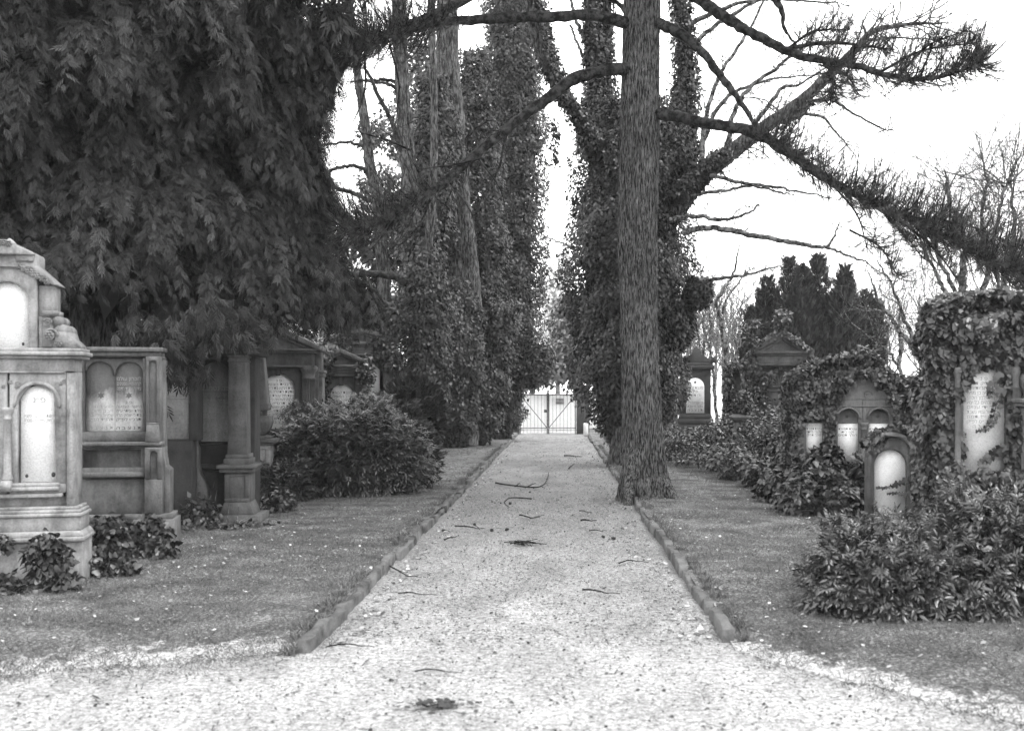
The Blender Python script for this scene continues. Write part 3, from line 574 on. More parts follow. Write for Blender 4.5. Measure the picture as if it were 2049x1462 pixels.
W = [(391, 770), (397, 765), (402, 772), (404, 800), (404, 884), (408, 895), (408, 925), (412, 945), (420, 958), (426, 975), (427, 1000), (423, 1020), (424, 1055), (408, 1055), (404, 1010), (408, 985), (402, 968), (394, 955), (392, 925), (393, 895), (391, 884)]
m.prism('wing', W, -.3, -.12)
m.prism('pillar#a', [(469, 716), (501, 716), (503, 905), (467, 905)], -.36, -.08).box('pillar', 465, 704, 506, 711, -.4, -.05).box('pillar', 467, 711, 504, 717, -.38, -.07).box('pillar', 467, 722, 503, 726, -.37, -.07)
m.box('pillar', 464, 905, 507, 914, -.39, -.05).box('pedestal', 461, 913.7, 510, 926, -.42, -.02)
m.box('pedestal', 450, 925, 522, 932, -.5, .06).box('pedestal', 455, 932, 517, 940, -.46, .03)
m.box('pedestal', 463, 940, 510, 1000, -.4, -.03).frame('pedestal', 463, 943, 510, 998, 472, 948, 501, 990, -.415, -.38, .0001)
m.prism('pedestal', [(463, 998), (510, 998), (520, 1022), (454, 1022)], -.44, 0).box('pedestal', 446, 1022, 534, 1060, -.52, .1)
m.done()

# 5 - obelisk
m = Mon('obelisk_monument', 'monument', 'grey obelisk on a carved block and pale pedestal behind the square pillar', 513, 15.6, 5, G, {'*': M_s4, 'pedestal': M_s1})
m.lathe('obelisk', 513, [(26, 812), (23.5, 806), (13, 690), (0.5, 672)], .0, 4)
m.lathe('obelisk', 513, [(18, 832), (18, 822), (24, 820), (26, 812)], .0, 4)
for i in range(5): m.box('obelisk', 497 + i * 7, 822, 500 + i * 7, 831, -.19, -.1)
m.lathe('urn_block', 513, [(16, 872), (24, 862), (29, 845), (28, 832), (18, 831)], 0, 4)
m.box('cap', 478, 876, 560, 884, -.3, .3).box('cap', 484, 884, 552, 889, -.26, .26).box('cap', 488, 871, 545, 876, -.24, .24)
m.box('pedestal', 486, 889, 546, 1020, -.22, .22).frame('pedestal', 500, 892, 546, 1000, 514, 897, 537, 980, -.24, -.2, .0001)
m.box('pedestal', 480, 1000, 552, 1030, -.27, .27)
m.done()

# 6..8 - temple fronts
def temple(name, label, cx, Y, rot, top, ped, hw, cor, col, pl, sillz, foot, mats, group=G, flute=True, finial=None, lines=None, outer=0, fhw=.55, flat=1.):
    """top: apex row; ped: eave row; hw: half width; cor: (cornice row, frieze bottom row); col: (offset, r); pl: plaque x1,y1,x2,y2"""
    m = Mon(name, 'monument', label, cx, Y, rot, group, mats); fy = cor[1]
    m.box('body', cx - hw * .82, fy, cx + hw * .82, foot, .14, .6)
    m.frame('frame', cx - hw * fhw, fy, cx + hw * fhw, sillz, pl[0], pl[1], pl[2], pl[3], .02, .15, flat).plaque('plaque', pl[0] + .4, pl[1] + .4, pl[2] - .4, pl[3], .09, .145, flat)
    m.prism('keystone', [(cx - 4, pl[1] + 3), (cx + 4, pl[1] + 3), (cx + 6, fy + 1), (cx - 6, fy + 1)], -.03, .05)
    for sg in (-1, 1):
        x = cx + sg * col[0]; m.column('column#%d' % sg, x, col[1], fy, sillz, -.05, 16, flute).box('body', x - col[1] * 1.5, fy, x + col[1] * 1.5, sillz, .04, .3)
        m.box('pedestal#%d' % sg, x - col[1] * 1.7, sillz, x + col[1] * 1.7, foot, -.22, .3)
        if outer: m.box('pilaster#%d' % sg, cx + sg * hw * .8, fy + 6, cx + sg * (hw * .8 + outer), foot, .1, .5).box('pilaster#%d' % sg, cx + sg * (hw * .8 - 2), fy + 6, cx + sg * (hw * .8 + outer + 4), fy + 12, .05, .55).box('pilaster#%d' % sg, cx + sg * (hw * .8 - 1), fy + 12, cx + sg * (hw * .8 + outer + 2), fy + 20, .07, .53).box('attic', cx + sg * hw * .8, ped - 4, cx + sg * (hw * .8 + outer - 3), fy + 6.4, .2, .5)
    m.box('sill', cx - hw * .95, sillz, cx + hw * .95, sillz + 5, -.26, .3).box('sill', cx - hw * .9, sillz + 5, cx + hw * .9, sillz + 10, -.2, .3)
    m.box('frieze', cx - hw * .84, cor[0], cx + hw * .84, fy, -.16, .58).box('cornice', cx - hw * .9, fy - 3, cx + hw * .9, fy + .4, -.2, .6)
    m.box('cornice#b', cx - hw, cor[0] - 5, cx + hw, cor[0], -.28, .66).box('cornice#b', cx - hw * .93, cor[0], cx + hw * .93, cor[0] + 4, -.22, .62)
    b = cor[0] - 5; t = (ped - top) * .16 + 3
    m.prism('pediment', [(cx - hw * .9, b), (cx + hw * .9, b), (cx, top + t)], -.14, .6)
    for sg in (-1, 1):
        m.prism('pediment', [(cx, top), (cx + sg * hw * 1.05, ped), (cx + sg * hw * 1.05, ped + t), (cx, top + t * 1.25)], -.3, .66)
        m.prism('pediment', [(cx, top + t * 1.25), (cx + sg * hw * .95, ped + t), (cx + sg * hw * .9, ped + t * 1.5), (cx, top + t * 1.9)], -.22, .62)
    if finial: finial(m)
    if lines: m.text('inscription', lines[0], pl[0] + 3, pl[2] - 3, lines[1], lines[2], .0875, lines[3])
    return m
m = temple('temple_monument', 'weathered temple-front monument with fluted column and lettered arched plaque, behind the leafy bush', 556, 18.8, 6, 652, 693, 82, (703, 734), (61, 12), (524, 748, 589, 858), 878, 985, {'*': M_s7, 'plaque': M_w2, 'pediment': M_s2, 'cornice': M_s4, 'column': M_s4, 'pilaster': M_s4, 'attic': M_s4},
    lines=(['פ נ', 'הרבנית הצנועה', 'מרת רבקה בת ר׳ יוסף', 'נודעת לתהלה ולשם', 'אשת חיל עטרת בעלה', 'הלכה לעולמה כ״ב אב', 'תרס״א', 'זכרה לא ימוש ממנו', 'לעולם בנותיה ובניה', 'אבל כבד עליה יעשו', 'מצבת קודש הציבו', 'ת נ צ ב ה'], 757, 7.6, M_letter), outer=20)
m.lathe('finial', 556, [(5, 652), (8, 646), (3, 640)], .2, 10); m.done()
m = temple('small_temple_monument', 'small temple-front monument, only its ivied gable and plaque top showing over the bush', 683, 23, 6, 698, 722, 50, (735, 752), (34, 6.5), (661, 768, 706, 850), 862, 935, {'*': M_s4, 'plaque': M_w1, 'pediment': M_s4},
    lines=(['מצבת קבורת', 'הרב המופלג', 'ר׳ משה הכהן', 'נפטר ט׳ שבט', 'תנצב״ה'], 781, 8, M_letter)); 
m7 = m; m.done()
def fin8(m): m.box('pedestal', 701, 648, 733, 659, .05, .4).box('cornice', 697, 640, 737, 645, -.02, .47).box('cornice', 701, 636, 733, 640.3, .02, .43).box('pedestal', 704, 645, 730, 648.4, .05, .4); m.lathe('finial', 717, [(12, 636), (8, 625), (11, 600), (6, 570), (1, 560)], .2, 12)
m = temple('tall_temple_monument', 'tall far temple-front monument with bright white plaque and ivied urn above its gable', 722, 27, 8, 657, 678, 68, (690, 711), (54, 7), (697, 725, 765, 812), 824, 925, {'*': M_s4, 'plaque': M_w1, 'pediment': M_s4, 'column': M_s2}, flute=False, finial=fin8)
m8 = m; m.done()
m = Mon('gabled_headstone', 'headstone', 'grey headstone with a pointed top in the gap beyond the tall temple-front monument', 796, 33, 0, None, {'*': M_s4}); m.prism('slab', [(786, 900), (786, 722), (784, 718), (796, 703), (809, 718), (806, 722), (806, 900)], 0, .3).prism('cap', [(782, 719), (796, 702), (810, 719), (810, 722), (782, 722)], -.05, .35); m.done()
m = Mon('round_post', 'headstone', 'pale round-topped stone standing between the far headstone and the ivied tree', 830, 36, 0, None, {'*': M_s1}); m.plaque('slab', 823, 711, 839, 900, 0, .3, .7).box('base', 819, 860, 843, 900, -.05, .35); m.done()

# ---- right side
m = Mon('domed_headstone', 'headstone', 'black headstone with domed cap and small arched white plaque, right of the big trunk', 1391, 28, -6, GR, {'*': M_s5, 'plaque': M_w2})
m.box('body', 1360, 737, 1422, 832, .0, .5).box('base', 1356, 838, 1427, 850, -.07, .57).box('base', 1352, 850, 1431, 925, -.1, .6).prism('base', [(1358, 838.3), (1360, 828), (1422, 828), (1425, 838.3)], -.03, .53)
m.plaque('plaque', 1373, 756, 1409, 826, -.012, .01).box('sill', 1370, 826, 1412, 829, -.03, .01)
m.box('cornice', 1357, 731, 1429, 738, -.08, .58).box('cornice', 1360, 726, 1426, 731.3, -.05, .55)
m.prism('cap', [(1360, 726.3), (1362, 720), (1372, 714), (1384, 708), (1388, 697), (1393, 692), (1398, 697), (1402, 708), (1412, 714), (1424, 720), (1426, 726.3)], -.02, .5)
m.prism('acroterion', [(1420, 726), (1424, 716), (1432, 712), (1433, 726)], -.06, .1).prism('acroterion', [(1365, 726), (1361, 716), (1354, 712), (1353, 726)], -.06, .1)
m.star('star', 1391, 764.5, 3.2, -.0135, M_letter).text('inscription', ['מצבת זכרון', 'פ נ', 'ר׳ דוד', '', 'בן אברהם ז״ל', 'נפטר ח׳ טבת', 'ת נ צ ב ה'], 1376, 1406, 772, 7.4, -.0135, M_letterpale); m.done()
m = Mon('stepped_headstone', 'headstone', 'grey stone with narrow white slot, half hidden between the big trunk and the domed headstone', 1345, 31, 0, GR, {'*': M_s4, 'plaque': M_w1})
m.box('body', 1318, 762, 1357, 930, .06, .5).prism('body', [(1316, 762), (1357, 762), (1357, 742), (1350, 742)], .04, .5).frame('frame', 1335, 768, 1360, 830, 1349, 786, 1358, 824, .0, .07, .8).plaque('plaque', 1349, 786, 1358, 824, .04, .065); m.done()
m = Mon('leaning_slab', 'headstone', 'blank grey slab with ivy down its left edge, beside the gabled urn monument', 1470, 26.5, -4, GR, {'*': M_s3})
m.prism('slab', [(1452, 930), (1460, 742), (1466, 733), (1484, 733), (1489, 742), (1491, 930)], 0, .3); m2 = m; m.done()
def fin3(m):
    m.lathe('finial', 1563, [(9, 668), (6, 662), (5, 655), (12, 645), (14, 634), (8, 628), (11, 622), (3, 617)], .15, 14).box('attic', 1500, 640, 1524, 668, .25, .55).box('cornice', 1497, 637, 1527, 640.4, .2, .6)
m = temple('gabled_monument', 'large dark gabled monument with ivied urn on top and blank panel below a carved shell', 1563, 25, -5, 664, 700, 58, (708, 731), (50, 7.5), (1527, 736, 1599, 850), 850, 935, {'*': M_s4, 'plaque': M_s2, 'pediment': M_s4, 'frieze': M_s2, 'body': M_s2}, GR, False, fin3, fhw=.67, flat=.0001)
for i in range(9):
    a = R(180 * (i + .5) / 9); m.mb('shell').tube([(m.x(1562), .07, m.z(771)), (m.x(1562) + 30 * m.k * math.cos(a), .05, m.z(771) + 28 * m.k * math.sin(a))], [.012, .05], 5)
m.box('cornice', 1527, 771, 1599, 775, .03, .1).box('cornice', 1527, 781, 1599, 784, .05, .1); m3 = m; m.done()
m = Mon('capped_pedestal', 'pedestal', 'low pedestal with moulded cap carrying an ivy-smothered urn, before the gabled monument', 1484, 21, 0, GR, {'*': M_s2})
m.lathe('cap', 1484, [(10, 845), (14, 841), (20, 836), (20, 833), (12, 829)], .2, 4).lathe('pedestal', 1484, [(15, 950), (15, 900), (12, 890), (11, 846)], .2, 4).lathe('urn', 1490, [(6, 829), (4, 824), (12, 812), (14, 800), (9, 790), (12, 786), (4, 782)], .2, 14); m9 = m; m.done()

M_s6 = stone('arcade sandstone', .13, .3, .4, fine=50, seed=11)  # base grey of the arcaded monument's stone
m = Mon('arcaded_monument', 'monument', 'ivy-smothered monument with three round-arched bays of white plaque and a slim colonnette', 1710, 14.6, -6, GR, {'*': M_s6, 'plaque': M_w1})
m.box('body', 1600, 800, 1800, 1040, .12, .5).prism('body', [(1655, 800.5), (1655, 795), (1690, 768), (1733, 742), (1776, 768), (1800, 795), (1800, 800.5)], .02, .5)
for i, (a, b) in enumerate(((1616, 1648), (1678, 1718), (1738, 1778))):
    m.frame('frame#%d' % i, a - 14 if i else 1602, 800, b + 10 if i < 2 else 1800, 930, a, 818, b, 912, .02, .13, 1).plaque('plaque#%d' % i, a, 818 + 27, b, 912, .07, .115, .0001).box('frame#%d' % i, a, 844, b, 846.5, .05, .12)
    m.prism('hood_mould#%d' % i, [((a + b) / 2 + (b - a + 8) / 2 * math.cos(R(t)), 838 - (b - a + 8) / 2 * math.sin(R(t))) for t in range(0, 181, 12)] + [((a + b) / 2 + (b - a + 1) / 2 * math.cos(R(t)), 838 - (b - a + 1) / 2 * math.sin(R(t))) for t in range(180, -1, -12)], -.01, .03)
    m.text('inscription', ['עטרת תפארת', 'זקני ביתו'] + ['הולך תמים'], a + 2, b - 2, 855, 6.2, .0685, M_letter); m.rosette('ornament', (a + b) / 2, 833, 3.5, .118)
m.column('colonnette#a', 1728, 6.5, 845, 930, .0).column('colonnette#b', 1668, 6.5, 845, 930, .0).box('cornice', 1655, 811, 1800, 814, .0, .1).box('base', 1590, 930, 1810, 1040, -.12, .55)
m.scroll('ornament', 1736, 790, 9, .018); m5 = m; m.done()
m = Mon('round_arched_headstone', 'headstone', 'small round-arched headstone with a blank white plaque, leaning among ivy at lower right', 1783, 12.3, -4, GR, {'*': M_s2, 'plaque': M_w1})
m.frame('frame', 1738, 866, 1830, 1060, 1751, 900, 1816, 1026, .02, .13, 1); m.parts.pop('frame')
o_ = m.arch_pts(1738, 866, 1830, 1060, .95, 24); i_ = m.arch_pts(1751, 899, 1816, 1026, 1, 24)
m.mb('frame').prism([(m.x(1738), m.z(1026))] + o_[1:-1] + [(m.x(1830), m.z(1026))] + i_[::-1], .02, .2); m.box('base', 1738, 1026, 1830, 1085, .02, .2)
o2 = m.arch_pts(1745, 873, 1823, 1026, .97, 24); o1 = m.arch_pts(1736, 864, 1832, 1026, .95, 24); m.mb('moulding').prism(o1 + o2[::-1], -.03, .03)
m.plaque('plaque', 1752, 900, 1815, 1026, .08, .15).box('body', 1742, 930, 1826, 1060, .15, .24); m6 = m; m.done()
m = Mon('tall_plaque_monument', 'monument', 'massive ivy-cloaked monument with a tall white lettered plaque at the right edge', 1968, 9.1, -8, GR, {'*': M_s2, 'plaque': M_w1})
m.box('body', 1895, 640, 2050, 1180, .12, .55).prism('body', [(1895, 640.5), (2050, 640.5), (1972, 600)], .1, .52).frame('frame', 1905, 680, 2040, 990, 1930, 715, 2012, 945, .0, .13, 1).plaque('plaque', 1931, 716, 2011, 945, .06, .125).box('base', 1880, 990, 2065, 1190, -.15, .62)
m.column('colonnette#a', 1917, 6, 735, 985, -.04).column('colonnette#b', 2026, 6, 735, 985, -.04)
m.text('inscription', ['פ נ', 'איש צדיק תמים', 'היה בדורותיו ר׳', 'יהודה ליב בן מו״ה', 'שלמה זלמן הכהן', 'ירא אלהים כל ימיו', 'תמך ידי עניים', 'נאסף אל עמיו בשבת', 'קודש י״ז תמוז', 'שנת תר״ס לפ״ק', 'ת נ צ ב ה'], 1940, 2004, 752, 9.6, .0585, M_letterpale); m10 = m; m.done()
m = Mon('edge_pedestal', 'pedestal', 'moulded stone ledge with an urn, cut off by the right edge of the picture', 2062, 8.9, -3, GR, {'*': M_s2})
m.box('cap', 2036, 797, 2100, 806, -.1, .4).box('cap', 2040, 806, 2095, 813, -.06, .36).box('pedestal', 2050, 813, 2090, 1180, -.02, .32).lathe('urn', 2070, [(12, 797), (8, 788), (18, 770), (20, 752), (10, 742), (14, 736), (4, 730)], .15, 16); m.done()

# ---- gate, gate piers, white wall beyond
YG = 40.5
M_pier = stone('pier brick render', .06, .4, .4, seed=12)
for px1, px2, lab, nm in ((1019, 1039, 'dark square gate pier left of the iron gate', 'a'), (1154, 1179, 'dark ivy-flecked gate pier right of the iron gate', 'b')):
    m = Mon('gate_pier', 'gate pier', lab, (px1 + px2) / 2, YG, 0, 'gate piers', {'*': M_pier}); m.box('body', px1, 778, px2, 875, -.2, .25).box('cap', px1 - 1.5, 773, px2 + 1.5, 778, -.24, .29); m.done(.01)
g = tag(empty('iron_gate', (PX(1096, YG), YG, 0)), 'closed double-leaf iron gate of thin bars with diagonal braces at the path end', 'gate')
gx = lambda p: (p - 1096) * YG / F
for lf, (a, b, mid, far) in enumerate(((1040.5, 1095, 1095, 1041), (1098, 1153, 1098, 1152))):
    mb = MB(); z = lambda p: PZ(p, YG); t = .014
    for y in (790, 856): mb.tube([(gx(a), 0, z(y)), (gx(b), 0, z(y))], .016, 6)
    mb.tube([(gx(far), 0, z(868)), (gx(far), 0, z(781))], .02, 6); mb.tube([(gx(mid), 0, z(868)), (gx(mid), 0, z(780))], .026, 6)
    mb.tube([(gx(far), .0, z(790)), (gx(mid), 0, z(856))], .016, 6)
    lfo = mb.build('gate_leaf', M_iron, g)
    for k in range(1, 8 if lf == 0 else 8):
        x = a + (b - a) * k / 7.6 + (1 if lf else 0); mb = MB(); mb.tube([(gx(x), .0, z(866)), (gx(x), 0, z(784)), (gx(x), 0, z(780.5))], [.0065, .0065, .001], 5); mb.build('bar', M_iron, lfo)
mb = MB(); mb.box(gx(1088.5), gx(1095), -.04, .03, PZ(825, YG), PZ(819, YG)); mb.build('lock', M_iron, g)
m = Mon('white_wall', 'wall', 'bright whitewashed wall across the street beyond the gate', 1096, 45, 0, None, {'*': stone('whitewash', .84, .04, .05, .9, 30)}); m.box('body', 700, 791, 1500, 869, 0, .3).box('cap', 700, 788.5, 1500, 791, -.04, .34); m.done()
m = Mon('wall_sign', 'sign', 'small dark rectangular notice on the white wall behind the gate', 1120, 44.9, 0, None, {'*': plain('sign face', .25), 'frame': M_iron}); m.box('board', 1112.5, 798, 1128, 807, 0, .03).box('frame', 1112, 797.2, 1128.5, 798, -.01, .03).box('frame', 1112, 807, 1128.5, 807.8, -.01, .03); m.done(0)
m = Mon('marker_post', 'post', 'short white stone post at the foot of the ivied tree near the right gate pier', 1172, 38, 0, None, {'*': M_w2}); m.plaque('post', 1167.5, 846, 1177, 880, -.08, .1, .3); m.done()
# ---------------------------------------------------------------- foliage builders
def ivy_column(mb, axis, rad, n, leaf=.11, lump=.28, T=KITE, seed=1, inner=.72, flat_y=1.0, fr=1.1):
    """leaves hung on a lumpy sleeve round a curved axis (x, y, z list) with radii"""
    axis = np.asarray(axis, float); rad = np.asarray(rad, float); L = np.r_[0, np.cumsum(np.linalg.norm(np.diff(axis, axis=0), axis=1))]
    cdf = np.r_[0, np.cumsum(np.diff(L) * (rad[1:] + rad[:-1]))]; s = np.interp(rng.random(n) * cdf[-1], cdf, L)
    c = np.stack([np.interp(s, L, axis[:, i]) for i in range(3)], -1); r = np.interp(s, L, rad); a = rng.random(n) * 6.2832
    out = np.stack([np.cos(a), np.sin(a) * flat_y, 0 * a], -1)
    q = c + out * r[:, None]; k = fbm(q * fr, seed, 3) + .5 * (noise3(q * fr * 3.2, seed + 5) - .5); k2 = np.clip((k - .5) * 2.4, -1, 1)
    lay = rng.random(n); depth = 1 - (1 - inner) * lay ** 1.6
    p = c + out * (r * (1 + lump * k2) * depth)[:, None] + rng.normal(size=(n, 3)) * leaf * .35
    fwd = np.stack([out[:, 0] * .5, out[:, 1] * .5, -np.ones(n) * .9], -1) + rng.normal(size=(n, 3)) * .45
    nor = out + np.array([0, 0, .55]) + rng.normal(size=(n, 3)) * .4
    scatter(mb, T, p, fwd, nor, leaf * (.55 + .75 * rng.random(n)))
    if n > 1200:                                      # the old inner growth that closes the sleeve
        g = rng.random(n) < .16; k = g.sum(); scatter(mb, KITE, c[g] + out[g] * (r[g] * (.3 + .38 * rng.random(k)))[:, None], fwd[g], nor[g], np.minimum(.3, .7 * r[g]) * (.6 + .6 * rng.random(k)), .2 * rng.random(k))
def blob(mb, c, r, n, leaf, T=KITE, seed=1, up=.5, lump=.3, fr=1.5, inner=.6, droop=.7, zmin=None):
    d = nrm(rng.normal(size=(n, 3))); c = np.asarray(c, float); r = np.asarray(r, float)
    k = np.clip((fbm((c + d * r) * fr, seed) - .5) * 2.6, -1, 1); p = c + d * r * ((1 + lump * k) * (1 - (1 - inner) * rng.random(n) ** 1.5))[:, None] + rng.normal(size=(n, 3)) * leaf * .3
    if zmin is not None: kk = p[:, 2] > zmin; p = p[kk]; d = d[kk]
    m = len(p); fwd = d * .6 + np.array([0, 0, -droop]) + rng.normal(size=(m, 3)) * .5; nor = d + np.array([0, 0, up]) + rng.normal(size=(m, 3)) * .45
    scatter(mb, T, p, fwd, nor, leaf * (.6 + .7 * rng.random(m)))
def inpoly(x, z, poly):
    r = np.zeros(len(x), bool); n = len(poly)
    for i in range(n):
        x1, z1 = poly[i]; x2, z2 = poly[(i + 1) % n]
        if z1 == z2: continue
        r ^= ((z1 > z) != (z2 > z)) & (x < (x2 - x1) * (z - z1) / (z2 - z1) + x1)
    return r
def ivy_coat(m, top, yf, yb, n, leaf, holes=(), bulge=.12, skirt=.3, T=IVY, seed=3, base=None, mt=None, sparse=None, name='ivy'):
    """ivy over a monument: top = silhouette [(px, py)], front plane yf to back plane yb, holes = bare patches (px polygons)"""
    tx = np.array([m.x(a) for a, b in top]); tz = np.array([m.z(b) for a, b in top]); mb = MB(); zb = base or 0.
    nf = int(n * .55); x = rng.uniform(tx[0], tx[-1], nf); zt = np.interp(x, tx, tz); z = zb + (zt - zb) * rng.random(nf) ** .95
    q = np.stack([x * 2.6, z * 2.6, 0 * x], -1); k = fbm(q, seed) - .45 + .5 * (noise3(q * 3, seed) - .5)
    edge = np.minimum(np.minimum(x - tx[0], tx[-1] - x), zt - z); rnd = np.sqrt(np.clip(edge / (bulge * 1.5 + .02), 0, 1)); hh = (tz.max() - zb)
    y = yf + bulge * .6 - (bulge * (1 + 2.2 * k)) * rnd * (1 - .45 * rng.random(nf) ** 1.5) - skirt * np.clip(1 - (z - zb) / (hh * .45), 0, 1) ** 1.3 * rnd
    keep = np.ones(nf, bool)
    for h in holes:
        keep &= ~inpoly(x + rng.normal(size=nf) * leaf * .22, z + rng.normal(size=nf) * leaf * .3, [(m.x(a), m.z(b)) for a, b in h])
    if sparse is not None: keep &= (fbm(q * 1.3, seed + 9) > sparse)
    P = [np.stack([x, y, z], -1)[keep]]; N_ = [np.tile([0, -1., .35], (keep.sum(), 1))]
    def add(x, y, z, nn): P.append(np.stack([x, y, z], -1)); N_.append(np.tile(nn, (len(x), 1)))
    nt_ = int(n * .25); x = rng.uniform(tx[0], tx[-1], nt_); zt = np.interp(x, tx, tz); y = rng.uniform(yf - bulge * .5, yb, nt_); k = fbm(np.stack([x * 3, y * 3, 0 * x + 5], -1), seed) - .5
    add(x, y, zt + .12 * k + .03 * rng.normal(size=nt_) - .06 * abs((y - yf) / (yb - yf) - .5), [0, -.25, 1.])
    ns = int(n * .1)
    for sx, nn in ((0, [-1., -.3, .3]), (-1, [1., -.3, .3])):
        z = zb + (tz[sx] - zb) * rng.random(ns); k = fbm(np.stack([0 * z + sx, z * 3, z], -1), seed) - .5; add(tx[sx] + nn[0] * (.12 * k - .03 + .05 * rng.random(ns)) , rng.uniform(yf, yb, ns), z, nn)
    P = np.concatenate(P); N_ = np.concatenate(N_); c = len(P); P = P + rng.normal(size=(c, 3)) * leaf * .18
    scatter(mb, T, P, np.array([0, -.15, -1.]) + .3 * N_ + rng.normal(size=(c, 3)) * .45, N_ + rng.normal(size=(c, 3)) * .38, leaf * (.55 + .75 * rng.random(c)))
    return mb
def trail(mb, m, pts, f, leaf, stem=.004):
    q = smooth_path([(m.x(a), f, m.z(b)) for a, b in pts], 5); mb.tube(q, stem, 4, shade=.9)
    for i, p in enumerate(q):
        s = leaf * (.5 + .6 * (1 - i / len(q))) * (.8 + .4 * rng.random()); sd = 1 if i % 2 else -1
        scatter(mb, IVY, (p + np.array([sd * leaf * .3, -.01, .0]))[None], np.array([[sd * .5, -.1, -.8]]) + rng.normal(size=(1, 3)) * .25, np.array([[0, -1., .2]]) + rng.normal(size=(1, 3)) * .15, s)

# ---- ivy on the right-hand monuments
m = m10; pq = [(1925, 790), (1940, 750), (1956, 728), (2000, 730), (2016, 755), (2014, 800), (2018, 850), (2021, 905), (2004, 942), (1975, 936), (1960, 932), (1946, 948), (1926, 940), (1922, 860), (1920, 810)]
mb = ivy_coat(m, [(1862, 780), (1862, 705), (1866, 655), (1880, 614), (1930, 592), (1975, 583), (2020, 592), (2060, 610), (2095, 640)], .0, .6, 27000, .058, [pq, [(1914, 800), (1924, 800), (1924, 884), (1914, 884)]], .15, .5, seed=3)
trail(mb, m, [(2003, 775), (1994, 800), (1986, 830), (1980, 845), (1968, 857), (1956, 861)], -.02, .05); trail(mb, m, [(2012, 890), (1992, 900), (1975, 915), (1962, 925)], -.02, .07); trail(mb, m, [(2004, 745), (1985, 770), (1985, 790)], -.02, .07)
mb.build('ivy', M_ivy, m.o)
m = m5; holes = [[(1606, 836), (1652, 832), (1652, 906), (1606, 908)], [(1684, 800), (1700, 770), (1730, 750), (1770, 785), (1784, 815), (1786, 925), (1765, 915), (1740, 925), (1735, 935), (1720, 935), (1718, 926), (1698, 920), (1670, 925), (1669, 880), (1669, 835), (1678, 815)]]
mb = ivy_coat(m, [(1572, 775), (1580, 755), (1610, 738), (1650, 722), (1695, 714), (1730, 700), (1758, 714), (1775, 735), (1800, 758), (1836, 768), (1850, 800)], .0, .55, 25000, .054, holes, .2, .75, seed=8); mb.build('ivy', M_ivy, m.o)
m = m6; mb = MB()
for c in ((1741, 884, 12.4), (1762, 868, 12.4), (1790, 858, 12.4), (1822, 862, 12.4)):
    p = P3(*c) - np.array(m.o.location); blob(mb, p, (.1, .12, .045), 260, .055, IVY, 5)
blob(mb, P3(1848, 1062, 12.0) - np.array(m.o.location), (.2, .14, .2), 900, .07, IVY, 6, zmin=0); blob(mb, P3(1872, 990, 12.1) - np.array(m.o.location), (.12, .14, .4), 1200, .07, IVY, 6, zmin=0)
blob(mb, P3(1735, 1055, 12.2) - np.array(m.o.location), (.06, .1, .12), 200, .06, IVY, 6, zmin=0)
trail(mb, m, [(1822, 955), (1800, 962), (1785, 970), (1765, 974), (1757, 973)], -.03, .06); trail(mb, m, [(1822, 985), (1805, 985), (1790, 984), (1775, 986)], -.03, .055); trail(mb, m, [(1738, 905), (1752, 900), (1770, 890)], -.03, .055)
mb.build('ivy', M_ivy, m.o)
# thin ivy on the far ones
m = m3; mb = ivy_coat(m, [(1490, 715), (1505, 700), (1530, 676), (1563, 660), (1596, 678), (1622, 702), (1630, 716)], -.3, .66, 3800, .085, [[(1505, 704), (1560, 672), (1618, 704), (1600, 850), (1527, 850), (1505, 850)]], .04, .1, KITE, 12, base=m.z(850), sparse=.36)
for a, b, r, n in ((1563, 640, .2, 320), (1515, 790, .22, 500), (1528, 760, .14, 250), (1500, 730, .14, 240), (1535, 830, .2, 320), (1610, 740, .2, 350), (1600, 800, .25, 400), (1498, 680, .15, 200), (1506, 650, .12, 120)): blob(mb, (m.x(a), -.25, m.z(b)), (r, .2, r * 1.25), n, .09, KITE, 6)
trail(mb, m, [(1522, 735), (1523, 780), (1522, 850)], -.2, .1); trail(mb, m, [(1550, 735), (1540, 760), (1528, 790)], -.2, .1); mb.build('ivy', M_ivy, m.o)
m = m2; mb = MB()
for z in np.linspace(735, 900, 16): blob(mb, (m.x(1458 - (z - 735) * .03), -.05, m.z(z)), (.1, .2, .12), 90, .09, KITE, 6)
for a in np.linspace(1458, 1486, 6): blob(mb, (m.x(a), .1, m.z(734)), (.1, .2, .08), 110, .09, KITE, 6)
mb.build('ivy', M_ivy, m.o)
m = m9; mb = MB(); blob(mb, (m.x(1491), .15, m.z(805)), (.17, .17, .28), 900, .07, KITE, 4); blob(mb, (m.x(1497), .1, m.z(870)), (.22, .2, .25), 1100, .07, KITE, 4); mb.build('ivy', M_ivy, m.o)
m = m7; mb = MB()
for a, b, r in ((650, 722, .2), (642, 750, .25), (731, 730, .17), (722, 742, .1), (736, 750, .15), (735, 780, .1), (733, 810, .12), (662, 715, .12), (645, 790, .2)): blob(mb, (m.x(a), -.25, m.z(b)), (r, .2, r * 1.2), int(r * 2200), .075, KITE, 6)
mb.build('ivy', M_ivy, m.o)
m = m8; mb = MB()
for a, b, r in ((718, 606, .3), (716, 575, .2), (722, 625, .2), (770, 690, .3), (785, 700, .25), (758, 684, .2), (690, 684, .25), (675, 700, .25), (780, 730, .15), (745, 715, .12)): blob(mb, (m.x(a), -.2, m.z(b)), (r, .25, r * 1.2), int(r * 1800), .1, KITE, 6)
mb.build('ivy', M_ivy, m.o)

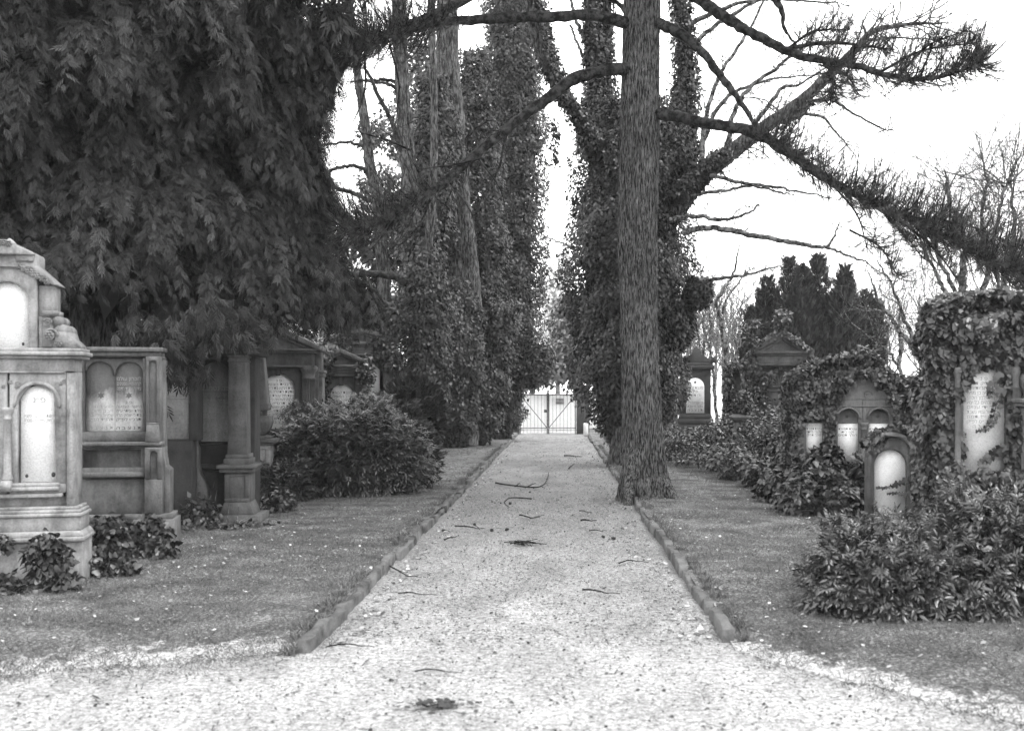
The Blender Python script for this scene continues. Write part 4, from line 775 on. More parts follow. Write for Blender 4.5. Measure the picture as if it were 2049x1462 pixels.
# ---- ivy and weeds at the feet of the left monuments
def weed(name, lab, spots, leaf, T, mt, grp, stems=6, zoff=0.):
    Y0 = spots[0][2]; o = empty(name, (PX(spots[0][0], Y0), Y0, 0)); tag(o, lab, 'plant', grp); c0 = np.array(o.location); mb = MB(); st = MB()
    for px, py, Y, r, n in spots:
        c = P3(px, py, Y) - c0; blob(mb, c, r, n, leaf, T, 14, zmin=.02, inner=.35)
        for i in range(stems): d = rng.normal(size=3) * [.5, .4, .3] + [0, -.1, .8]; p = np.array([c[0] + rng.normal() * r[0] * .6, c[1], .03]); st.tube([p, p + d * r[2] * .8, p + d * r[2] * 1.6 + rng.normal(size=3) * .06], [.004, .003, .001], 4)
    mb.build('leaves', mt, o); st.build('stem', M_twigpale, o); return o
GW = 'low ivy and weeds at the foot of the monuments'
weed('ivy_plant', 'ivy clump on the plinth face of the pale gothic monument', [(95, 1130, 8.2, (.16, .1, .22), 600), (60, 1185, 8.15, (.2, .1, .1), 350), (130, 1180, 8.15, (.1, .1, .12), 250)], .05, IVY, M_ivy, GW)
weed('ivy_plant', 'ivy clump at the very left picture edge below the gothic monument', [(12, 1178, 8.1, (.1, .08, .1), 300), (5, 1085, 8.2, (.05, .05, .05), 60)], .05, IVY, M_ivy, GW, 3)
weed('ivy_plant', 'bushy ivy in the corner between the gothic and twin tablet monuments', [(205, 1100, 9.1, (.17, .16, .26), 1100), (225, 1150, 8.9, (.2, .15, .15), 700), (178, 1150, 8.8, (.15, .15, .18), 500), (235, 1060, 9.8, (.1, .1, .12), 200)], .055, IVY, M_ivy, GW)
weed('ivy_plant', 'ivy creeping over the base of the twin tablet monument', [(300, 1085, 9.9, (.2, .14, .2), 1100), (270, 1105, 9.8, (.18, .14, .14), 600), (330, 1100, 9.7, (.1, .1, .08), 160)], .055, IVY, M_ivy, GW)
weed('weed_plant', 'scraggly leafy weeds below the scrolled wing of the pillared tomb', [(395, 1040, 12.2, (.2, .15, .25), 500), (430, 1065, 11.9, (.35, .15, .13), 600), (350, 1070, 11.6, (.2, .15, .1), 250)], .07, KITE, M_shrub, GW, 14)
weed('weed_plant', 'dark leafy weeds in front of the stepped pillar pedestal', [(500, 1060, 12.1, (.35, .15, .07), 500), (560, 1010, 13.6, (.2, .2, .2), 700)], .07, KITE, M_ivy, GW, 8)

# ---- shrubs
def shrub(name, lab, c, r, n, size, T, mt, cat='shrub', seed=5, stems=34, extra=(), spikes=12, up=.9, lump=.22, fr=1.6, mix=0):
    o = tag(empty(name, (c[0], c[1], 0)), lab, cat); mb = MB(); st = MB(); c0 = np.array([c[0], c[1], 0.])
    for cc, rr, nn in ((np.array(c) - c0, r, n),) + tuple((np.array(e[0]) - c0, e[1], e[2]) for e in extra):
        rr = np.array(rr); d = nrm(rng.normal(size=(nn, 3))); k = np.clip((fbm((cc + d * rr + 7) * fr, seed) - .5) * 2.6, -1, 1) + .7 * (noise3((cc + d * rr) * fr * 3, seed) - .5)
        p = cc + d * rr * ((1 + lump * k) * (1 - .5 * rng.random(nn) ** 1.7))[:, None]; kk = p[:, 2] > .04; p = p[kk]; d = d[kk]; N = len(p)
        scatter(mb, T, p, d * .9 + np.array([0, -.05, .15]) + rng.normal(size=(N, 3)) * .4, d * .5 + np.array([0, 0, up]) + rng.normal(size=(N, 3)) * .35, size * (.6 + .6 * rng.random(N)))
        if mix: k = int(nn * mix); d2 = nrm(rng.normal(size=(k, 3))); p2 = cc + d2 * rr * (1.02 - .35 * rng.random(k) ** 2)[:, None] * (1 + .3 * (fbm((cc + d2 * rr) * 2.2, 8) - .5))[:, None]; kk = p2[:, 2] > .03; p2 = p2[kk]; d2 = d2[kk]; k = len(p2); scatter(mb, IVY, p2, d2 * .5 + np.array([0, 0, -.6]) + rng.normal(size=(k, 3)) * .5, d2 + np.array([0, 0, .6]) + rng.normal(size=(k, 3)) * .4, .065 * (.5 + .8 * rng.random(k)))
        for i in range(stems):
            dd = nrm(rng.normal(size=3) * [1, 1, .4] + [0, 0, .7]); b = np.array([cc[0] + rng.normal() * .1, cc[1] + rng.normal() * .1, 0]); e = cc + dd * rr * (1.0 + .12 * rng.random()); st.tube(smooth_path([b, (b + e) / 2 + [0, 0, -.08 * rr[2]], e], 3), np.linspace(.012, .003, 7), 4)
        for i in range(spikes):
            a = rng.random() * 6.28; dd = nrm(np.array([math.cos(a), math.sin(a), .5 + rng.random()])); e = cc + dd * rr; l = .06 + .13 * rng.random(); st.tube([e, e + dd * l * .6 + [0, 0, .04], e + dd * l + [0, 0, .1]], [.004, .003, .002], 4)
            scatter(mb, T, np.tile(e + dd * l, (5, 1)), dd + rng.normal(size=(5, 3)) * .7, np.array([0, 0, 1.]) + rng.normal(size=(5, 3)) * .3, size * .8)
    mb.build('leaves', mt, o); st.build('stem', M_twigpale, o); return o
c = P3(1890, 1150, 7.7); shrub('leafy_shrub', 'big dense shrub of drooping pointed leaflets at the lower right', (c[0], 7.75, .23), (.8, .6, .36), 3300, .135, COMP, M_shrub, extra=(((PX(1760, 7.4), 7.45, .2), (.45, .42, .3), 2100), ((PX(2020, 7.9), 7.8, .4), (.5, .5, .42), 2300), ((PX(1975, 8.3), 8.3, .55), (.36, .3, .2), 800), ((PX(1715, 7.9), 8.0, .3), (.22, .2, .25), 420)), spikes=14, lump=.36, up=.7, mix=.8)
c = P3(690, 900, 15.9); shrub('leafy_shrub', 'large rounded glossy bush in front of the temple-front monuments', (c[0], 16.2, .5), (1.03, .9, .72), 9500, .155, COMP, M_shrub, extra=(((PX(720, 17), 17, .95), (.5, .5, .4), 1500), ((PX(560, 15), 15.2, .2), (.42, .4, .28), 1300), ((PX(640, 18), 18, .95), (.5, .5, .35), 900)), seed=9, spikes=50, lump=.34)
shrub('juniper_bush', 'feathery dark juniper at the right flank of the glossy bush', (PX(815, 17), 17.2, .45), (.42, .5, .6), 2600, .2, UPSPRAY, M_cyp, extra=(((PX(790, 18), 18.3, 1.0), (.35, .4, .35), 900),), seed=4, spikes=16)
shrub('yew_bush', 'dark rounded yew bush beyond the glossy bush', (PX(825, 26), 26, .85), (.75, .8, 1.05), 6500, .26, UPSPRAY, M_yew, extra=(((PX(780, 27), 27.5, .7), (.8, .7, .85), 2600),), seed=6)
shrub('low_bush', 'small sprouting bush just over the top of the white plaque behind the glossy bush', (PX(745, 20.5), 20.5, 1.25), (.35, .3, .2), 500, .16, COMP, M_shrub, seed=2, stems=14)

# ---- ground ivy on the right
mb = MB()
def gi(px, py, Y, r, n, lf=.075): blob(mb, P3(px, py, Y), r, n, lf, IVY if Y < 17 else KITE, 17, zmin=.03, inner=.5, up=1., lump=.35)
for a in [(1600, 1000, 13.4, (.28, .4, .42), 2600), (1650, 960, 13.7, (.35, .4, .5), 3000), (1680, 1010, 13.1, (.3, .35, .35), 2200), (1560, 990, 14.8, (.3, .4, .35), 1900), (1590, 930, 15.6, (.4, .4, .6), 2900), (1530, 960, 17, (.4, .5, .45), 2200), (1480, 935, 18.5, (.35, .5, .35), 1700),
    (1500, 900, 19.5, (.4, .5, .5), 1700), (1440, 915, 20.5, (.3, .5, .25), 900), (1560, 890, 19, (.5, .5, .6), 2300), (1450, 880, 24, (.6, .7, .6), 1900), (1390, 890, 26, (.7, .8, .4), 1800), (1350, 885, 27, (.4, .8, .45), 1100), (1540, 870, 23, (.6, .6, .7), 1700), (1600, 860, 22, (.5, .6, .8), 1700), (1625, 900, 17, (.4, .4, .5), 1700), (1720, 990, 13.5, (.2, .3, .5), 1500),
    (1922, 960, 12.5, (.33, .4, .6), 2200), (1888, 850, 12, (.22, .4, .5), 1200), (1840, 790, 13, (.17, .3, .28), 600)]: gi(*a)
for i in range(26): gi(1340 + 9.5 * i + 10 * rng.normal(), 905 + 1.5 * i + 6 * rng.normal(), 23 - .32 * i, (.4, .4, .07), 170)
tag(mb.build('ground_ivy', M_ivy), 'ivy growing in mounds over the ground between the right-hand graves', 'ivy', kind='stuff')
# ---------------------------------------------------------------- trees
def bark_trunk(mb, spine, n=150, m=340, seed=2, depth=.05, ribs=26, flare=.35, flare_h=.8):
    """spine: (x, y, z, r) list from the ground up; deep vertical furrows as real relief"""
    q = smooth_path(spine, 12); t = np.linspace(0, 1, m) ** 1.15; L = np.linspace(0, 1, len(q)); S = np.stack([np.interp(t, L, q[:, i]) for i in range(4)], -1)
    th = np.linspace(0, 2 * np.pi, n, endpoint=False); TH, I = np.meshgrid(th, np.arange(m)); Z = S[I, 2]; r0 = S[I, 3]
    cx, sx = np.cos(TH), np.sin(TH); P = np.stack([cx * 1.5, sx * 1.5, Z * .5], -1)
    w = (fbm(np.stack([cx * 2, sx * 2, Z * 1.8], -1), seed, 4) - .5) * 4
    rib = np.abs(((TH * ribs / 6.2832 + w) % 1) * 2 - 1); rib2 = np.abs(((TH * ribs / 3.1 + w * 1.7 + Z * .4) % 1) * 2 - 1)
    crack = noise3(np.stack([cx * ribs * .42, sx * ribs * .42, Z * 4.5], -1), seed + 3)
    r = r0 * (1 + depth * 1.9 * (rib ** .45 - .5) + depth * .5 * (rib2 - .5) + depth * 1.1 * (crack - .5) + .2 * (fbm(P * 1.6, seed + 7) - .5))
    fl = np.clip(1 - (Z - S[0, 2]) / flare_h, 0, 1) ** 2.2; r *= 1 + flare * fl * (.75 + .55 * np.maximum(0, np.cos(TH * 4 + 1.2)) + .6 * (noise3(np.stack([cx * 2, sx * 2, 0 * cx], -1), seed) - .5))
    V = np.stack([S[I, 0] + r * cx, S[I, 1] + r * sx, Z], -1).reshape(-1, 3)
    i = np.arange(m - 1)[:, None] * n; j = np.arange(n)[None]; k = (j + 1) % n; mb.add(V, np.stack([i + j, i + k, i + n + k, i + n + j], -1).reshape(-1, 4)); return S

def pine_foliage(tw, nd_, q, t0, n, lf=.07, tlen=(.25, .8), up=.45, side=1., tufts=9, tufs=1.0, droop=0., dirb=None):
    """needle tufts on twigs along a limb path q (x, y, z, r)"""
    L = len(q); P = []; Fw = []; S = []
    for i in range(n):
        t = t0 + (1 - t0) * rng.random() ** .8; f = t * (L - 1.001); a = int(f); b = q[a, :3] + (q[a + 1, :3] - q[a, :3]) * (f - a); d = nrm(q[a + 1, :3] - q[a, :3])
        s = nrm(np.cross(d, [0, 0, 1])) * (1 if rng.random() < .5 else -1) * side
        dd = nrm(d * (.1 + .65 * rng.random()) + s * rng.random() + np.array([0, 0, up - droop + .55 * rng.normal()])) ; l = tlen[0] + (tlen[1] - tlen[0]) * rng.random() * (1 - .5 * abs(t - .5))
        c = np.array([b, b + dd * l * .5 + [0, 0, -.02 * l], b + dd * l + np.array([0, 0, .18 * l - .3 * l * droop])]); c = smooth_path(c, 3); tw.tube(c, np.linspace(.008, .003, len(c)), 4, cap=False)
        k = rng.integers(tufts // 2, tufts + 1); u = np.sort(.25 + .75 * rng.random(k)); g = u * (len(c) - 1.001); gi_ = g.astype(int); pp = c[gi_] + (c[gi_ + 1] - c[gi_]) * (g - gi_)[:, None]
        P.append(pp); Fw.append(nrm(dd) * .6 + rng.normal(size=(k, 3)) * .75 + [0, 0, .15]); S.append(np.full(k, rng.random()))
    P = np.concatenate(P); Fw = np.concatenate(Fw); N = len(P); scatter(nd_, TUFT, P, Fw, rng.normal(size=(N, 3)), lf * (.7 + .6 * rng.random(N)), np.clip(np.concatenate(S) + .2 * rng.normal(size=N), 0, 1))
def side_twigs(mb, q, n, l, t0=.1, r=.01, up=0., lev=1, tips=None, spread=1.):
    for i in range(n):
        t = t0 + (1 - t0) * rng.random(); f = t * (len(q) - 1.001); a = int(f); b = q[a, :3]; d = nrm(q[a + 1, :3] - q[a, :3]); s = nrm(rng.normal(size=3))
        grow(mb, b, d * .6 + s * spread + [0, 0, up], l * (.5 + .8 * rng.random()), r, lev, up=.0, wig=.22, kids=3, rmin=.0028, tips=tips)

# ---- the great furrowed conifer by the path
Y0 = 15.5; o = tag(empty('pine_tree', (PX(1290, Y0), Y0, 0)), 'great conifer with deeply furrowed trunk rising beside the path, long needled limbs both ways', 'tree'); c0 = np.array(o.location)
def off(q): q = q.copy(); q[:, :3] -= c0; return q
sp = px_path([(1292, 1020, Y0, 92), (1288, 900, Y0, 78), (1281, 740, Y0, 73), (1277, 560, Y0, 73), (1277, 400, Y0, 74), (1281, 200, Y0, 73), (1284, 0, Y0, 69), (1288, -300, Y0, 62), (1290, -900, Y0, 45), (1292, -1700, Y0, 14)]); sp[0, 2] = -.08
mb = MB(); bark_trunk(mb, off(sp), n=220, m=520, depth=.062, ribs=30, flare=.36, flare_h=1.0)
for pts in ([(1276, 900, 15.35, 40), (1266, 960, 15.2, 34), (1258, 1000, 15.0, 22), (1254, 1022, 14.8, 10)], [(1320, 960, 15.3, 34), (1340, 985, 15.2, 26), (1352, 1000, 15.1, 10)], [(1285, 960, 15.1, 40), (1290, 990, 15.0, 26), (1297, 1004, 14.9, 8)]): limb(mb, [(a, b, y, w) for a, b, y, w in pts], 6, 10, .004) if 0 else mb.tube(off(smooth_path(px_path(pts), 6))[:, :3], smooth_path(px_path(pts), 6)[:, 3], 10)
mb.build('trunk', M_bark, o, smooth=False)
LB = [ # traced limbs: path, needles start, twigs, kind
 ([(1262, 50, 15.4, 24), (1190, 32, 15.2, 22), (1090, 34, 15, 21), (980, 38, 14.7, 19), (880, 45, 14.2, 16), (800, 65, 13.8, 13), (740, 85, 13.4, 9), (690, 100, 13.2, 4)], .48, 100, 1),
 ([(1262, 138, 15.4, 26), (1215, 140, 15.2, 25), (1150, 158, 15, 25), (1100, 195, 14.8, 22), (1030, 245, 14.5, 20), (950, 312, 14.2, 19), (880, 372, 13.9, 17), (820, 410, 13.7, 12), (760, 440, 13.5, 8), (690, 450, 13.3, 3)], .72, 80, 1),
 ([(1290, -120, 15.4, 34), (1150, -90, 15.2, 26), (1000, -40, 14.9, 22), (920, 5, 14.6, 20), (850, 38, 14.3, 16), (780, 65, 14.0, 13), (730, 90, 13.8, 8), (680, 130, 13.7, 4)], .66, 100, 1),
 ([(1300, -70, 15.3, 30), (1400, 0, 15, 24), (1460, 40, 14.8, 22), (1520, 75, 14.6, 20), (1600, 112, 14.4, 17), (1690, 128, 14.2, 14), (1780, 150, 14.0, 11), (1860, 158, 13.8, 8), (1930, 140, 13.7, 4), (1962, 122, 13.6, 2)], .42, 190, 1),
 ([(1315, 48, 15.4, 24), (1350, 62, 15.2, 20), (1400, 98, 15.0, 18), (1440, 150, 14.8, 15), (1475, 195, 14.7, 13), (1505, 240, 14.6, 9), (1522, 268, 14.5, 6)], 2, 0, 0),
 ([(1315, 228, 15.4, 24), (1360, 235, 15.1, 22), (1430, 250, 14.8, 22), (1500, 262, 14.5, 22), (1570, 300, 14.1, 22), (1650, 355, 13.8, 19), (1720, 392, 13.5, 15), (1800, 430, 13.2, 11), (1900, 480, 12.9, 8), (2000, 530, 12.6, 5), (2080, 560, 12.5, 2)], .3, 560, 1),
 ([(1318, -20, 15.4, 24), (1420, -60, 15.2, 20), (1550, 0, 15, 14), (1570, 60, 14.9, 7), (1600, 98, 14.9, 3)], 2, 0, 0),
 ([(1262, 60, 15.5, 12), (1240, 10, 16, 9), (1170, -20, 16.5, 7)], 2, 0, 0)]
LP = []
tw = MB(); ndl = MB()
for pts, t0, n, kd in LB:
    mb = MB(); q = off(smooth_path(px_path(pts), 8)); q[1:-1, :3] += rng.normal(size=(len(q) - 2, 3)) * .006; q[:, 3] *= 1 + .07 * rng.normal(size=len(q)); mb.tube(q[:, :3], np.maximum(q[:, 3], .003), 9); mb.build('limb', M_twig, o); LP.append(q)
    if n: pine_foliage(tw, ndl, q, t0, int(n * 1.5), .075, (.15, .75), .34 if pts[2][0] > 1300 else .1)
side_twigs(tw, LP[1], 16, .55, .45, .012, -.5, 1); side_twigs(tw, LP[3], 26, .6, .5, .01, .1, 1); side_twigs(tw, LP[5], 10, .4, .3, .01, .1, 1); side_twigs(tw, LP[0], 14, .45, .5, .01, 0, 1); side_twigs(tw, LP[2], 16, .45, .5, .01, 0, 1)
# drooping fans of needle twigs at the outer end of the low right limb, and the clump hanging under the upper one
for px, py, Y, px2, py2, w_, n in ((1720, 395, 13.5, 1990, 545, 6, 60), (1680, 375, 13.7, 1850, 520, 6, 45), (1750, 410, 13.3, 1940, 590, 6, 60), (1668, 372, 13.6, 1740, 520, 5, 20), (1700, 460, 13.6, 1800, 560, 5, 50), (1800, 430, 13.1, 2049, 500, 6, 60), (1850, 450, 13, 2060, 600, 5, 60),
    (1560, 100, 14.5, 1790, 100, 9, 70), (1580, 95, 14.6, 1700, 60, 6, 40), (1650, 125, 14.4, 1660, 215, 8, 60), (1640, 130, 14.3, 1720, 195, 5, 45), (1760, 145, 14.1, 1960, 85, 6, 60), (1800, 150, 14, 1940, 60, 5, 30), (1820, 155, 14, 1790, 175, 5, 20)):
    cx_ = (px + px2) / 2 + (12 if py2 > py else -12); pts = [(px, py, Y, w_), (cx_, (py + py2) / 2 - 14, Y - .3, w_ * .8), (px2, py2, Y - .5, w_ * .3)]
    q = off(smooth_path(px_path(pts), 8)); tw.tube(q[:, :3], q[:, 3], 6); pine_foliage(tw, ndl, q, .15, n, .07, (.12, .42), .2)
# lower left: fine dark twigs hanging under the left limb
for px, py, px2, py2 in ((960, 320, 1015, 440), (1010, 270, 960, 400), (900, 365, 955, 480), (860, 400, 790, 500), (960, 318, 830, 340), (820, 300, 700, 260), (780, 90, 790, 260), (730, 110, 700, 260)):
    q = off(smooth_path(px_path([(px, py, 14, 5), ((px + px2) / 2 + 14, (py + py2) / 2, 14, 4), (px2, py2, 14, 1.5)]), 6)); tw.tube(q[:, :3], q[:, 3], 5); side_twigs(tw, q, 5, .35, .2, .006, -.2, 1)
q = LP[1]; pine_foliage(tw, ndl, q, .66, 130, .07, (.3, 1.35), .05); pine_foliage(tw, ndl, LP[0], .5, 110, .08, (.3, .9), .0); pine_foliage(tw, ndl, LP[2], .45, 160, .08, (.3, 1.0), .1)
# crown high above the picture, which shades the path
big = MB()
for i in range(64):
    z = 9.6 + 7.0 * (i / 64) + rng.random() * .3; a = i * 2.39996; l = (6.8 * (1 - ((z - 8) / 11)) + .6) * (.75 + .4 * rng.random()); d = np.array([math.cos(a), math.sin(a) * (1 if math.sin(a) < 0 else .55), .06])
    c = smooth_path([[0, 0, z], d * l * .5 + [0, 0, z + .1], d * l + [0, 0, z - .3]], 6); tw.tube(c, np.linspace(.07, .015, len(c)), 5)
    u = .25 + .75 * rng.random(70) ** .7; g = u * (len(c) - 1.001); gi_ = g.astype(int); pp = c[gi_] + rng.normal(size=(70, 3)) * [.5, .5, .16]; scatter(big, SPRAY, pp, d + rng.normal(size=(70, 3)) * .6, np.array([0, 0, 1.]) + rng.normal(size=(70, 3)) * .4, .75)
tw.build('twigs', M_twig, o); ndl.build('needles', M_pine, o); big.build('upper_crown', M_pine, o)

# ---- ivy-clad forked tree behind the conifer
Y1 = 22.5; o = tag(empty('ivy_clad_tree', (PX(1250, Y1), Y1, 0)), 'forked bare-topped tree thickly sleeved in ivy, directly behind the great conifer', 'tree'); c0 = np.array(o.location)
mb = MB(); sp = px_path([(1247, 940, Y1, 44), (1243, 860, Y1, 34), (1246, 700, Y1, 34), (1250, 500, Y1, 34), (1250, 380, Y1, 40)]); sp[0, 2] = -.05; bark_trunk(mb, off(sp), 70, 120, 9, .05, 16, .5, 1.2)
TL = {}
for k, pts in {'left': [(1245, 420, Y1, 36), (1210, 340, 22.2, 32), (1170, 250, 21.9, 28), (1120, 180, 21.6, 25), (1085, 110, 21.3, 22), (1062, 30, 21.1, 20), (1050, -80, 21, 18)], 'left2': [(1150, 215, 21.8, 22), (1110, 150, 22, 20), (1090, 90, 22.3, 20), (1070, 0, 22.5, 17), (1062, -90, 22.6, 14)],
    'stem1': [(1250, 420, Y1, 36), (1200, 300, 23, 32), (1190, 180, 23, 30), (1185, 60, 23, 28), (1180, -100, 23, 24)], 'stem2': [(1250, 400, Y1, 30), (1215, 260, 23.2, 26), (1212, 120, 23.4, 24), (1214, -80, 23.4, 20)], 'stem3': [(1255, 400, Y1, 40), (1320, 300, 23, 34), (1360, 200, 23.2, 30), (1372, 100, 23.3, 28), (1360, 0, 23.3, 26), (1350, -100, 23.4, 22)],
    'right': [(1280, 520, Y1, 44), (1340, 440, 22.4, 40), (1400, 360, 22.2, 36), (1470, 300, 22, 32), (1530, 255, 21.9, 28), (1600, 205, 21.8, 25), (1650, 160, 21.7, 20), (1710, 100, 21.6, 15), (1750, 62, 21.5, 11), (1830, 48, 21.5, 7), (1880, 48, 21.5, 3)]}.items():
    q = off(smooth_path(px_path(pts), 8)); q[:, 3] *= 1 + .05 * rng.normal(size=len(q)); mb.tube(q[:, :3], q[:, 3], 10); TL[k] = q
mb.build('trunk', M_bark2, o)
mb = MB()
for pts, n, l in (([(1365, 465, 22, 14), (1420, 455, 21.8, 12), (1480, 465, 21.6, 12), (1560, 480, 21.4, 10), (1640, 494, 21.2, 8), (1665, 480, 21.2, 5), (1682, 440, 21.2, 2)], 10, .5), ([(1650, 493, 21.2, 6), (1700, 512, 21, 5), (1735, 525, 20.9, 3.5), (1760, 550, 20.8, 2)], 4, .3),
    ([(1340, 440, 22, 12), (1390, 432, 21.9, 9), (1450, 440, 21.8, 7), (1500, 425, 21.7, 5), (1520, 405, 21.7, 2)], 14, .6), ([(1340, 395, 22.2, 10), (1430, 385, 22, 7), (1500, 372, 22, 5), (1560, 385, 22, 4), (1590, 390, 22, 2)], 9, .5),
    ([(1420, 350, 22, 8), (1500, 368, 21.9, 7), (1580, 380, 21.8, 5), (1670, 397, 21.7, 2.5)], 4, .4), ([(1400, 560, 22, 9), (1450, 556, 21.8, 7), (1510, 545, 21.6, 5), (1570, 528, 21.5, 2)], 7, .45),
    ([(1600, 205, 21.8, 9), (1660, 200, 21.6, 7), (1700, 222, 21.5, 5), (1760, 255, 21.4, 4), (1790, 262, 21.4, 2)], 10, .5), ([(1560, 235, 21.8, 8), (1640, 232, 21.6, 6), (1690, 285, 21.5, 3), (1700, 290, 21.5, 1.5)], 8, .5),
    ([(1360, 60, 23.2, 12), (1440, 20, 23, 9), (1520, 0, 23, 6), (1650, 5, 23, 4), (1700, 12, 23, 2)], 12, .6), ([(1365, 120, 23.2, 12), (1420, 60, 23, 9), (1500, 10, 22.9, 7), (1560, -20, 22.9, 4)], 9, .6),
    ([(1400, 360, 22.2, 14), (1410, 250, 22.3, 10), (1440, 150, 22.4, 8), (1500, 60, 22.5, 6), (1540, -20, 22.5, 4)], 16, .8), ([(1450, 310, 22, 12), (1480, 200, 22.1, 9), (1560, 130, 22.1, 7), (1620, 80, 22.1, 4), (1640, 20, 22.1, 2)], 16, .8),
    ([(1340, 440, 22.4, 14), (1400, 300, 22.6, 10), (1450, 200, 22.7, 8), (1540, 160, 22.8, 5), (1640, 150, 22.8, 2)], 14, .7), ([(1480, 295, 22, 11), (1560, 180, 22, 8), (1600, 170, 22, 5), (1680, 120, 22, 3)], 8, .6), ([(1735, 80, 21.6, 7), (1728, 45, 21.6, 4), (1745, 15, 21.6, 2)], 4, .3), ([(1740, 80, 21.6, 6), (1800, 75, 21.5, 4), (1870, 80, 21.5, 2)], 7, .4),
    ([(1185, 100, 23, 10), (1160, 60, 23, 8), (1145, 10, 23, 6), (1130, -60, 23, 4)], 5, .5), ([(1195, 180, 23, 9), (1165, 110, 23, 6), (1140, 50, 23, 4)], 5, .5), ([(1150, 500, 22.6, 6), (1130, 490, 22.6, 4), (1095, 475, 22.6, 2)], 4, .35), ([(1150, 570, 22.6, 5), (1120, 558, 22.6, 3), (1100, 560, 22.6, 1.5)], 2, .3)):
    q = off(smooth_path(px_path(pts), 8)); q[1:-1, :3] += rng.normal(size=(len(q) - 2, 3)) * .012; mb.tube(q[:, :3], np.maximum(q[:, 3], .004), 7); side_twigs(mb, q, int(n * 1.7), l * 1.1, .15, .011, .05, 1); side_twigs(mb, q, max(2, n // 3), l * 1.3, .1, .012, .1, 2)
side_twigs(mb, TL['right'], 80, .95, .2, .018, .05, 2); side_twigs(mb, TL['stem3'], 26, .8, .2, .016, .1, 2); side_twigs(mb, TL['left'], 8, .5, .4, .012, .05, 1)
mb.build('bare_branches', M_twigpale, o)
mb = MB()
ax = lambda pts: (lambda q: (q[:, :3], q[:, 3]))(off(px_path(pts)))
a, r = ax([(1262, 925, 22.9, 30), (1262, 880, 22.9, 100), (1262, 800, 22.9, 190), (1262, 700, 22.9, 225), (1262, 600, 22.9, 245), (1258, 500, 22.9, 250), (1262, 420, 22.9, 235), (1268, 340, 22.9, 230), (1265, 260, 22.9, 190), (1262, 200, 22.9, 120)]); ivy_column(mb, a, r, 60000, .08, .3, seed=31, fr=1.2)
for pts, n in (([(1395, 610, 22.3, 40), (1400, 580, 22.3, 60), (1395, 555, 22.3, 40)], 1300), ([(1350, 690, 22.5, 60), (1355, 650, 22.5, 80), (1350, 600, 22.5, 80)], 1600), ([(1340, 400, 22.3, 80), (1400, 345, 22.2, 60), (1450, 305, 22.1, 44), (1500, 275, 22, 34)], 2600), ([(1230, 340, 22.3, 90), (1180, 260, 21.9, 46), (1130, 195, 21.6, 34), (1095, 130, 21.4, 30), (1075, 40, 21.2, 26), (1062, -60, 21, 22)], 2300), ([(1130, 190, 22, 30), (1100, 110, 22.3, 30), (1078, 0, 22.4, 26)], 900),
    ([(1190, 300, 23, 80), (1190, 180, 23, 46), (1186, 60, 23, 40), (1182, -60, 23, 36)], 2600), ([(1214, 300, 23.2, 60), (1213, 120, 23.4, 36), (1214, -60, 23.4, 30)], 1500), ([(1350, 350, 23, 90), (1362, 240, 23.2, 70), (1374, 150, 23.3, 52), (1368, 60, 23.3, 46), (1352, -60, 23.4, 40)], 3200), ([(1110, 330, 22.4, 8), (1110, 290, 22.4, 14), (1112, 240, 22.4, 12)], 130), ([(1560, 260, 21.9, 26), (1620, 200, 21.8, 16)], 250)):
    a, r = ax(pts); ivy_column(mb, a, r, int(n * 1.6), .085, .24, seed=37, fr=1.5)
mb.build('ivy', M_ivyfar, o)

# ---- trees left of the path
GT = 'tall trees grown over with ivy left of the path'
def ivied(label, base_px, Y, trunk, cols, limbs=(), leaf=.13, grp=GT, mt=None, twn=6, top_twigs=(), rough=True):
    o = tag(empty('ivy_clad_tree', (PX(base_px, Y), Y, 0)), label, 'tree', grp); c0 = np.array([PX(base_px, Y), Y, 0.]); mb = MB(); tb = MB()
    def of(q): q = q.copy(); q[:, :3] -= c0; return q
    for pts in trunk: q = of(smooth_path(px_path(pts), 8)); q[:, 3] *= 1 + .05 * rng.normal(size=len(q)); q[1:-1, :3] += rng.normal(size=(len(q) - 2, 3)) * .01; mb.tube(q[:, :3], q[:, 3], 10); side_twigs(tb, q, twn, 1.0, .3, .02, .1, 2)
    for pts in limbs: q = of(smooth_path(px_path(pts), 8)); q[1:-1, :3] += rng.normal(size=(len(q) - 2, 3)) * .015; tb.tube(q[:, :3], np.maximum(q[:, 3], .005), 7); side_twigs(tb, q, 5, .6, .3, .012, 0, 1)
    mb.build('trunk', M_bark2, o); tb.build('bare_branches', M_twig, o); iv = MB()
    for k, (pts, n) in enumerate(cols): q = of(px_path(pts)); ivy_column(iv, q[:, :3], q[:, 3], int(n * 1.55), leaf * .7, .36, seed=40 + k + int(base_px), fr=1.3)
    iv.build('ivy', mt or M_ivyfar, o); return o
ivied('broad cone-shaped ivy tree nearest the gate on the left', 995, 35, [[(985, 885, 35, 30), (1010, 700, 35, 26), (1022, 300, 35, 22), (1020, -200, 35, 12)]],
    [([(990, 880, 35, 40), (1000, 830, 35, 90), (1005, 780, 35, 110), (1015, 720, 35, 150), (1020, 620, 35, 142), (1022, 500, 35, 132), (1025, 400, 35, 130), (1030, 250, 35, 130), (1025, 120, 35, 118), (1022, 0, 35, 105), (1018, -200, 35, 70), (1016, -350, 35, 20)], 34000), ([(1060, 770, 34, 30), (1075, 740, 34, 60), (1082, 690, 34, 50)], 1100)], twn=2, leaf=.15)
